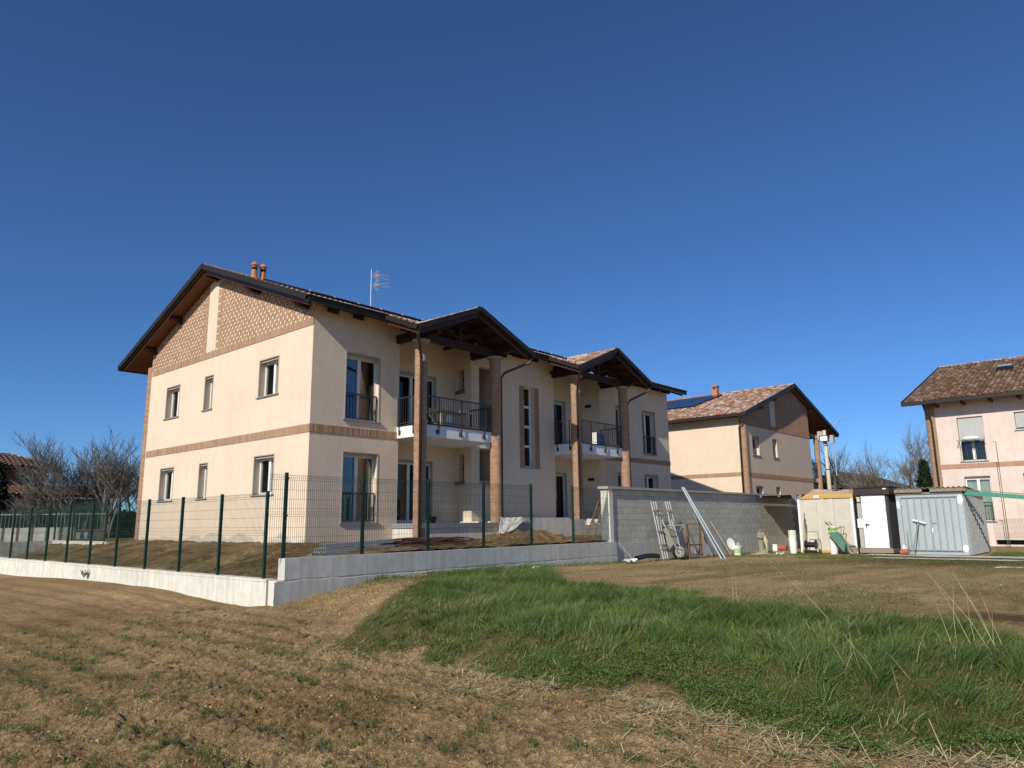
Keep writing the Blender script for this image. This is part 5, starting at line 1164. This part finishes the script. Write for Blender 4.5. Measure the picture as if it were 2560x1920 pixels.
def trees():
    bare_tree('bare_tree', (14.25, 44.3, .7), 7.2, .95, 3, 'spreading bare tree, tallest at the far left, right of the old villa', 3, twig=4, dens=1.12)
    bare_tree('bare_tree', (15.3, 43.1, .7), 6.7, .85, 8, 'dense bare tree in front of the other, close to the house corner at the left', 4, twig=4, dens=1.05)
    bare_tree('bare_tree', (16.8, 44.6, .7), 5.9, .9, 15, 'bare tree half hidden by the brick corner column of the main house', 2, twig=4)
    bare_tree('bare_tree', (12.9, 46.0, .7), 4.0, 1.1, 21, 'low drooping bare shrub-like tree in front of the villa wing', 4, twig=4, lift=.45)
    for i, (b, h, sd, lb) in enumerate([((64.6, 20.6, .3), 9.3, 31, 'bare tree rising right beside the second house porch and the concrete pole'), ((67.9, 22.8, .3), 9.0, 32, 'bare tree seen through the open porch of the second house'),
            ((64.0, 18.1, .3), 6.6, 33, 'low bare tree between the outbuilding and the taller trees'), ((62.8, 16.5, .3), 7.4, 34, 'multi-stemmed bare tree above the white-door cabin'),
            ((60.8, 14.3, .3), 8.2, 35, 'tall bare tree above the metal shed'), ((66.9, 14.4, .3), 9.6, 36, 'bare tree touching the brick corner of the pink house')]):
        bare_tree('bare_tree', b, h, .8, sd, lb, 2 if i in (2, 3, 4) else 1, twig=4, mat='barkpale', dens=.9)
    def leafy(name, base, h, r, n, col, label, cat, leaf=.10, shape='cone'):
        t = thing(name, base, label, cat); MB().tube([(*base[:2], base[2]), (*base[:2], base[2] + h * .9)], .07, 6, .02).obj('trunk', 'bark', t)
        q = RNG.random((n, 3)); z = q[:, 0] ** (.8); rr = r * ((1 - z) ** .8 * .95 + .08 if shape == 'cone' else np.sqrt(np.clip(1 - (z * 1.7 - .85) ** 2, .05, 1)))
        rad = rr * (.55 + .5 * q[:, 1] ** .5) * (1 + .35 * (vn(z * 9, q[:, 2] * 7) - .5)); a = q[:, 2] * 2 * math.pi
        P = np.stack([base[0] + rad * np.cos(a), base[1] + rad * np.sin(a), base[2] + .15 + z * h], -1)
        A = RNG.normal(size=(n, 3)) * leaf; Bv = RNG.normal(size=(n, 3)) * leaf * .6
        V = np.stack([P - A, P + Bv, P + A, P - Bv], 1).reshape(-1, 3); c = np.repeat(np.array(col) * RNG.uniform(.5, 1.5, (n, 1)), 4, 0)
        np_obj('crown', V, np.arange(4 * n).reshape(n, 4), 'leaf', c, parent=t)
    leafy('conifer', (56.2, 12.0, .3), 5.0, 1.0, 5000, (.030, .055, .022), 'dark green conifer at the brick corner of the pink house', 'conifer')
    leafy('conifer', (11.45, 48.7, .5), 4.6, .9, 4500, (.018, .030, .015), 'dark conifer in front of the villa at the left edge', 'conifer')
    leafy('conifer', (12.0, 49.6, .5), 2.8, .8, 2500, (.02, .032, .016), 'shorter dark shrub right of the conifer at the left edge', 'shrub', shape='round')
    n = 9000; P = RNG.random((n, 3)); u = P[:, 0]; C0, C1 = np.array([13.6, 47.6]), np.array([17.6, 43.9])
    xy = C0 + (C1 - C0) * u[:, None] + RNG.normal(size=(n, 2)) * .3; z = .7 + P[:, 1] * (1.5 + .5 * vn(u * 9, u * 0))
    Q = np.column_stack([xy, z]); A = RNG.normal(size=(n, 3)) * .07; Bv = RNG.normal(size=(n, 3)) * .05
    V = np.stack([Q - A, Q + Bv, Q + A, Q - Bv], 1).reshape(-1, 3); c = np.repeat(np.array([.02, .032, .015]) * RNG.uniform(.5, 1.6, (n, 1)), 4, 0)
    np_obj('hedge', V, np.arange(4 * n).reshape(n, 4), 'leaf', c, label='dark clipped hedge behind the brick garden wall, under the bare trees', cat='hedge')
trees()

# ------------------------------------------------------------------ grass, weeds, straw, clods
def blades(P, h, w, lean, bend, tint, segs=2):
    n = len(P); a = RNG.uniform(0, 2 * math.pi, n); sd = np.stack([np.cos(a), np.sin(a), np.zeros(n)], -1)
    L = np.column_stack([lean, np.zeros(n)]); vs = []
    for k in range(segs + 1):
        t = k / segs; c = P + np.column_stack([np.zeros((n, 2)), h * (t - .30 * bend * t * t)]) + L * (bend * h * t ** 1.8)[:, None]
        if k < segs: hw = (w * (1 - .5 * t))[:, None] * sd / 2; vs += [c - hw, c + hw]
        else: vs.append(c)
    V = np.stack(vs, 1); m = V.shape[1]; off = np.arange(n)[:, None] * m
    tri = []
    for k in range(segs - 1): tri += [[2 * k, 2 * k + 1, 2 * k + 3], [2 * k, 2 * k + 3, 2 * k + 2]]
    tri.append([2 * segs - 2, 2 * segs - 1, 2 * segs]); tri = np.array(tri)
    F = (off[:, None, :] + tri[None]).reshape(-1, 3)
    T = np.repeat(tint, m, 0)
    return V.reshape(-1, 3), F, T
def grass():
    # tall rough grass on the bank
    N = 430000; x = RNG.uniform(5.4, 18, N); y = RNG.uniform(-.6, 13.85, N); m, toe, top = gmask(x, y)
    d = np.hypot(x, y); keep = RNG.random(N) < m * np.clip(11 / d, .35, 1) ; x, y, m, toe, top = x[keep], y[keep], m[keep], toe[keep], top[keep]; n = len(x)
    # pull blades into tufts
    cell = 0.34; cx = (np.floor(x / cell) + .5) * cell; cy = (np.floor(y / cell) + .5) * cell
    jx = (vn(cx * 37.1, cy * 11.7) - .5) * cell; jy = (vn(cx * 13.3 + 5, cy * 41.9) - .5) * cell; pull = RNG.uniform(0, .85, n) * (RNG.random(n) < .75)
    tx, ty = cx + jx, cy + jy; ox, oy = x - tx, y - ty; x, y = x - ox * pull, y - oy * pull
    tuft = vn(cx * 7.7, cy * 9.1); band = fbm(x * .55, y * .55, 3)
    edge = smooth(x, toe, toe + 1.6); back = 1 - smooth(x, top - .9, top + .2)
    h = (.085 + .21 * tuft * smooth(band, .3, .6) + .06 * RNG.random(n)) * (.35 + .65 * edge) * (.45 + .55 * back)
    h = h * (1 + .5 * (RNG.random(n) < .05)) * RNG.uniform(.55, 1.2, n) * (1 - .35 * smooth(fbm(x * 1.6 + 80, y * 1.6, 3), .52, .68)); 
    wind = np.stack([fbm(x * .7, y * .7, 2) * 2.4 - 1.0, fbm(x * .7 + 30, y * .7, 2) * 2.4 - 1.5], -1); dirn = np.stack([x - tx, y - ty], -1) / cell * 1.6 + wind + RNG.normal(size=(n, 2)) * .45; dirn /= np.maximum(np.linalg.norm(dirn, axis=1, keepdims=True), .3)
    bend = RNG.uniform(.35, 1.15, n)
    g1, g2, g3, g4 = np.array([.095, .150, .038]), np.array([.185, .265, .058]), np.array([.095, .165, .055]), np.array([.48, .40, .20])
    q = RNG.random((n, 1)); T = g1 + (g2 - g1) * np.clip(q * .8 + (vn(x * 1.1, y * 1.1)[:, None] - .4) * .9, 0, 1); T = np.where((tuft[:, None] > .62), T * .45 + g3 * .55, T)
    pt = smooth(fbm(x * 1.6 + 80, y * 1.6, 3), .52, .68); dry = RNG.random(n) < .035 + .15 * (1 - edge) + .20 * pt; T[dry] = g4 * RNG.uniform(.7, 1.1, (dry.sum(), 1)); T *= RNG.uniform(.75, 1.25, (n, 1))
    P = np.column_stack([x, y, ground_h(x, y) - .01]); V, F, C = blades(P, h, np.full(n, .0065), dirn, bend, T, 3)
    np_obj('grass', V, F, 'grass', C, kind='stuff', label='tall green rough grass covering the bank between field and yard', cat='grass')
    # low leafy weeds at the foot of the bank
    N = 200000; x = RNG.uniform(5.4, 8.6, N); y = RNG.uniform(.2, 7.2, N); m, toe, top = gmask(x, y); k = (RNG.random(N) < smooth(x, toe - .1, toe + .2) * (1 - smooth(x, toe + .7, toe + 1.5)) * smooth(fbm(x * 1.2 + 50, y * 1.2, 3), .36, .52))
    x, y = x[k], y[k]; n = len(x); z = ground_h(x, y) + .02 + .07 * vn(x * 9, y * 9) + RNG.uniform(0, .03, n)
    P = np.column_stack([x, y, z]); A = RNG.normal(size=(n, 3)); A[:, 2] *= .5; A /= np.linalg.norm(A, axis=1, keepdims=True); Bv = np.cross(A, np.array([0, 0, 1.]) + RNG.normal(size=(n, 3)) * .35); Bv /= np.linalg.norm(Bv, axis=1, keepdims=True)
    s = RNG.uniform(.006, .013, (n, 1)); V = np.stack([P - A * s, P + Bv * s * .6, P + A * s, P - Bv * s * .6], 1).reshape(-1, 3)
    T = np.array([.13, .20, .045]) * RNG.uniform(.55, 1.35, (n, 1)); np_obj('leafy_weeds', V, np.arange(4 * n).reshape(n, 4), 'leaf', np.repeat(T, 4, 0), kind='stuff', label='low bright green leafy weeds at the foot of the grass bank', cat='weeds')
    # thin grass on the field, in bands and tufts
    N = 420000; x = RNG.uniform(.8, 9, N); y = RNG.uniform(.3, 26, N)
    band = smooth(np.sin(x * 2 * math.pi / 2.6 + .6 + 1.5 * fbm(x * .4, y * .4, 2)), .1, .9) * smooth(fbm(x * 2.3 + 40, y * 2.3, 4), .42, .62)
    spot = (vn(x * 4.3 + 70, y * 4.3) > .90) * 1.0; far = np.clip(9 / np.hypot(x, y), .2, 1)
    m, toe, top = gmask(x, y); near_toe = np.exp(-np.clip(toe - x, 0, 9) / .7) * (x < toe + .3)
    sp2 = (vn(x * 2.1 + 7, y * 2.1 + 3) > .93) * 1.0
    p = (band * .055 + spot * .16 + sp2 * .3 * (vn(x * 15, y * 15) > .5) + near_toe * .08 + .003) * far * (x < 8.2 - (y > 9) * .3) * (y < 24) * ((x < toe + .3) | (y > 14)) * ~((y > 9.5) & (x > 7.6))
    k = RNG.random(N) < p; x, y, nt_ = x[k], y[k], near_toe[k]; n = len(x); h = RNG.uniform(.02, .065, n) * (1 + .8 * (vn(x * 4.3 + 70, y * 4.3) > .90))
    T = np.array([.105, .155, .045]) * RNG.uniform(.6, 1.4, (n, 1)); dry = RNG.random(n) < .25 + .4 * nt_; T[dry] = np.array([.33, .26, .13]) * RNG.uniform(.7, 1.1, (dry.sum(), 1))
    P = np.column_stack([x, y, ground_h(x, y) + .01]); V, F, C = blades(P, h, np.full(n, .0055), RNG.normal(size=(n, 2)) * .7, RNG.uniform(.3, 1.2, n), T, 2)
    np_obj('sparse_grass', V, F, 'grass', C, kind='stuff', label='thin grass sprouting in bands across the ploughed field', cat='grass')
    # single green tufts sprouting in the field
    T0 = []
    for i in range(900):
        x0, y0 = RNG.uniform(1.5, 8), RNG.uniform(.6, 15); m0, t0_, _ = gmask(np.array([x0]), np.array([y0]))
        if x0 > t0_[0] - .05 or (y0 > 9 and x0 > 7.4) or RNG.random() > np.clip(7 / math.hypot(x0, y0), .2, 1): continue
        nb = RNG.integers(8, 42); rr = RNG.uniform(.015, .07); T0.append(np.column_stack([x0 + RNG.normal(size=nb) * rr, y0 + RNG.normal(size=nb) * rr, np.full(nb, rr)]))
    Q = np.concatenate(T0); n = len(Q); h = (.02 + Q[:, 2] * RNG.uniform(.5, 1.5, n)); T = np.array([.085, .15, .04]) * RNG.uniform(.55, 1.3, (n, 1))
    P = np.column_stack([Q[:, 0], Q[:, 1], ground_h(Q[:, 0], Q[:, 1]) + .008]); V, F, C = blades(P, h, np.full(n, .0055), RNG.normal(size=(n, 2)) * .6, RNG.uniform(.3, 1.1, n), T, 2)
    np_obj('green_tufts', V, F, 'grass', C, kind='stuff', label='small separate green tufts sprouting from the bare field', cat='grass')
    # patchy turf on the yard, along walls and cabins
    N = 300000; x = RNG.uniform(9.5, 38, N); y = RNG.uniform(-2, 13.9, N); q = fbm(x * .32 + 5, y * .95, 4)
    along = np.exp(-np.clip(13.8 - y, 0, 9) / .35) * smooth(fbm(x * .9, y * 0 + 2, 2), .42, .62) + np.exp(-((x - 30.2) / .55) ** 2) * smooth(fbm(y * .8, x * .2, 2), .35, .6) * 1.2 + np.exp(-((x - 33.6) / 1.8) ** 2) * (y < 5.2) * 1.0 + np.exp(-((x - 28.2) / .35) ** 2) * .8 * smooth(y * 1., 1, 4)
    p = (smooth(q, .50, .60) * .42 + .03) * np.clip(14 / np.hypot(x, y), .2, 1) + along * .5; p *= (x > np.interp(y, TOP[:, 0], TOP[:, 1]) - 1.2) | (y > 12.5); p *= ~((x > 28.9) & (x < 31.4) & (y < 8.7) & (np.abs(x - 30.2) > .5))
    k = RNG.random(N) < p; x, y, al = x[k], y[k], along[k]; n = len(x); h = RNG.uniform(.02, .06, n) * (1 + 1.6 * np.clip(al, 0, 1))
    T = np.array([.115, .165, .045]) * RNG.uniform(.6, 1.4, (n, 1)); dry = RNG.random(n) < .45 * (al < .2); T[dry] = np.array([.36, .28, .14]) * RNG.uniform(.7, 1.1, (dry.sum(), 1))
    P = np.column_stack([x, y, ground_h(x, y)]); V, F, C = blades(P, h, np.full(n, .012), RNG.normal(size=(n, 2)) * .6, RNG.uniform(.3, 1.1, n), T, 2)
    np_obj('yard_turf', V, F, 'grass', C, kind='stuff', label='patchy short turf on the dry yard and along the walls', cat='grass')
    # straw litter along the toe
    N = 30000; y = RNG.uniform(.2, 9.8, N); x = np.interp(y, TOE[:, 0], TOE[:, 1]) + RNG.normal(-.12, .33, N) + (RNG.random(N) < .25) * RNG.uniform(-1.2, 1.3, N); dens = smooth(fbm(x * 1.3 + 20, y * 1.3, 3), .36, .6); k = RNG.random(N) < (.03 + .40 * dens ** 2) * lerp(1, .22, smooth(y, 4.5, 7)); x, y = x[k], y[k]; n = len(x)
    L = RNG.uniform(.03, .19, n) * (1 + 1.8 * (RNG.random(n) < .06)); a = RNG.uniform(0, 2 * math.pi, n); tl = RNG.normal(.06, .16, n)
    dv = np.stack([np.cos(a) * np.cos(tl), np.sin(a) * np.cos(tl), np.sin(tl)], -1) * L[:, None]; P = np.column_stack([x, y, ground_h(x, y) + RNG.uniform(.012, .05, n)])
    wv = np.stack([-np.sin(a), np.cos(a), np.zeros(n)], -1) * RNG.uniform(.0018, .0038, (n, 1)); V = np.stack([P - wv, P + wv, P + dv + wv, P + dv - wv], 1).reshape(-1, 3)
    T = np.array([.60, .48, .27]) * RNG.uniform(.6, 1.15, (n, 1)); np_obj('straw_litter', V, np.arange(4 * n).reshape(n, 4), 'straw', np.repeat(T, 4, 0), kind='stuff', label='dry straw stalks scattered along the edge between field and grass', cat='straw')
    # soil clods and stones
    ico = bmesh.new(); bmesh.ops.create_icosphere(ico, subdivisions=1, radius=1); iv = np.array([v.co[:] for v in ico.verts]); iff = np.array([[v.index for v in f_.verts] for f_ in ico.faces]); ico.free()
    N = 135000; x = RNG.uniform(.9, 10.8, N); y = RNG.uniform(.3, 14.2, N); m, toe, top = gmask(x, y); c = fbm(x * 1.1 + 60, y * 1.1, 4); bare = np.exp(-(((x - 8.9) / 1.5) ** 2 + ((y - 11.6) / 1.9) ** 2))
    k = (RNG.random(N) < (smooth(c, .44, .60) * .5 + .03 + bare * .6) * np.clip(8 / np.hypot(x, y), .25, 1)) & ((x < toe) | (bare > .3)) & (m < .3); x, y, br = x[k], y[k], bare[k]; n = len(x)
    s = np.minimum(.0040 * np.exp(RNG.exponential(.46, n)), .020) * (1 + .5 * br); Rm = RNG.normal(size=(n, 3, 3)); Qm, _ = np.linalg.qr(Rm); sc = RNG.uniform(.6, 1.25, (n, 1, 3))
    jit = 1 + .38 * RNG.standard_normal((n, len(iv), 1)).clip(-1.4, 1.4) * .6; V = ((iv[None] * jit * sc) @ Qm) * s[:, None, None] * np.array([1, 1, .8]); V = V + np.column_stack([x, y, ground_h(x, y) + .006])[:, None, :]
    F = (np.arange(n)[:, None, None] * len(iv) + iff[None]).reshape(-1, 3); T = lerp(np.array([.25, .172, .078]), np.array([.42, .295, .142]), RNG.random((n, 1))); pale = RNG.random(n) < .008; T[pale] = (.45, .39, .30)
    np_obj('soil_clods', V.reshape(-1, 3), F, 'clod', np.repeat(T, len(iv), 0), kind='stuff', label='crumbled soil clods scattered over the bare field', cat='soil')
    # rubble on the yard
    N = 1500; x = RNG.uniform(12, 32, N); y = RNG.uniform(0, 13.4, N); k = RNG.random(N) < .25 + .75 * smooth(y, 10, 13.5); x, y = x[k], y[k]; n = len(x); s = RNG.uniform(.006, .022, n)
    V = (iv[None] * RNG.uniform(.6, 1.3, (n, len(iv), 1))) * s[:, None, None] * np.array([1.2, 1, .5]) + np.column_stack([x, y, ground_h(x, y) + .005])[:, None, :]
    F = (np.arange(n)[:, None, None] * len(iv) + iff[None]).reshape(-1, 3); np_obj('yard_rubble', V.reshape(-1, 3), F, 'clod', np.repeat(np.array([.50, .45, .36]) * RNG.uniform(.5, 1.1, (n, 1)), len(iv), 0), kind='stuff', label='pale stone and mortar crumbs strewn over the yard', cat='rubble')
grass()
def stalks():
    def stem(mb, p, tops, r=.0045):
        p = Vector(p); pts = [p] + [Vector(q) for q in tops]; mb.tube(pts, r * .62, 4, r * .2)
    R = random.Random(4)
    def clump(base, items, label):
        t = thing('dry_stalks', base, label, 'dry stalks')
        for it in items: mb = MB(); stem(mb, *it); mb.obj('stem', 'paleboard', t)
    def mk(bx, by, lean, h, kink=.1):
        z = float(ground_h(np.array(bx), np.array(by))); a = lean; p = (bx, by, z); k = R.uniform(-kink, kink)
        return (p, [(bx + a[0] * h * .35, by + a[1] * h * .35, z + h * .42), (bx + a[0] * h * .7 + k * .2, by + a[1] * h * .7 + k * .3, z + h * .75), (bx + a[0] * h + k, by + a[1] * h + k * .6, z + h)])
    clump((8.6, 1.6, .35), [mk(8.6 + R.uniform(-.35, .35), 1.6 + R.uniform(-.28, .3), (R.uniform(-.3, .25), R.uniform(-.15, .6)), R.uniform(.4, .85), .16) for _ in range(9)], 'clump of tall dry stalks standing in the grass near the right edge')
    clump((7.6, 2.1, .2), [mk(7.6 + R.uniform(-.3, .3), 2.1 + R.uniform(-.3, .4), (R.uniform(-.6, .4), R.uniform(-.7, .9)), R.uniform(.2, .48)) for _ in range(7)], 'short broken dry stalks low in the grass, nearer than the tall clump')
    clump((10.8, 5.1, .4), [mk(10.8 + .05 * k, 5.1 - .05 * k, (.02 - .03 * k, .05 * k), .62 - .05 * k, .03) for k in range(2)], 'pair of upright pale stalks alone in the middle of the grass')
    clump((9.3, 3.1, .35), [mk(9.3, 3.1, (-.1, 1.0), .75, .02)], 'single long stalk leaning left over the grass')
    def lying(x, y, a, L, z0, dz):
        z = float(ground_h(np.array(x), np.array(y))) + z0; k = R.uniform(-.03, .03)
        return ((x, y, z), [(x + L * .5 * math.cos(a) + k, y + L * .5 * math.sin(a), z + dz * .6), (x + L * math.cos(a), y + L * math.sin(a) + k, z + dz)], R.uniform(.002, .0045))
    clump((6.0, 3.4, .1), [lying(5.85 + R.uniform(-.1, .15), 3.5 + R.uniform(-.35, .35), -1.35 + R.gauss(0, .28), R.uniform(.25, .6), .02, R.uniform(.02, .1)) for k in range(7)], 'sheaf of thick fallen pale stalks at the grass edge in the foreground')
    # small thistle at the white wall, slabs and puddle by the cabins
    t = thing('weed_plant', (8.2, 24.4, .25), 'small dark leafy weed growing at the foot of the white low wall', 'weed')
    for k in range(9):
        a = k * .9; mb = MB(); b = Vector((8.18, 24.4, .22)); d = Vector((.4 * math.cos(a), .5 * math.sin(a), .9)).normalized(); s = d.cross(Vector((1, .2, .1))).normalized()
        mb.add([b, b + d * .14 + s * .035, b + d * .3, b + d * .14 - s * .035], [(0, 1, 2, 3)], (.10, .15, .07)); mb.obj('leaf', 'leaf', t, True)
    def slab(name, x0, x1, y0, y1, mat, lift, sd):
        n = 60; ys = np.linspace(y0, y1, n); V = []
        for y in ys:
            j0 = (float(fbm(np.array(y * 1.7), np.array(sd), 3)) - .5) * .5; j1 = (float(fbm(np.array(y * 1.7), np.array(sd + 9), 3)) - .5) * .5
            for s in range(7): x = lerp(x0 + j0, x1 + j1, s / 6); V.append((x, y, max(float(ground_h(np.array(x), np.array(y))), 0) + lift))
        i = np.arange(n * 7).reshape(n, 7); F = np.stack([i[:-1, :-1], i[1:, :-1], i[1:, 1:], i[:-1, 1:]], -1).reshape(-1, 4); np_obj(name, V, F, mat, smooth=True, kind='structure')
    slab('concrete_path', 30.7, 32.0, -3, 9.1, 'gravelpale', .03, 1.5); slab('concrete_path', 28.9, 29.7, -3, 8.2, 'gravelpale', .025, 4.5); slab('puddle', 24.6, 25.5, 1.8, 3.8, 'water', .012, 7.5)
    def litter(x, y, s, label):
        n = 8; V = [(x + s * (i / 7 - .5), y + s * .8 * (j / 7 - .5), float(ground_h(np.array(x), np.array(y))) + .01 + .35 * s * float(vn(np.array(i * .9 + x), np.array(j * .9 + y)))) for i in range(n) for j in range(n)]
        i = np.arange(64).reshape(8, 8); F = np.stack([i[:-1, :-1], i[1:, :-1], i[1:, 1:], i[:-1, 1:]], -1).reshape(-1, 4); np_obj('plastic_scrap', V, F, 'plastic', smooth=True, label=label, cat='scrap')
    litter(20.6, 13.2, .45, 'crumpled white plastic scrap at the end of the low wall'); litter(16.0, 13.3, .26, 'small white scrap lying in the grass below the grey wall'); litter(30.0, 12.0, .35, 'pale flat scrap on the ground between sprayer and bucket stack')
stalks()
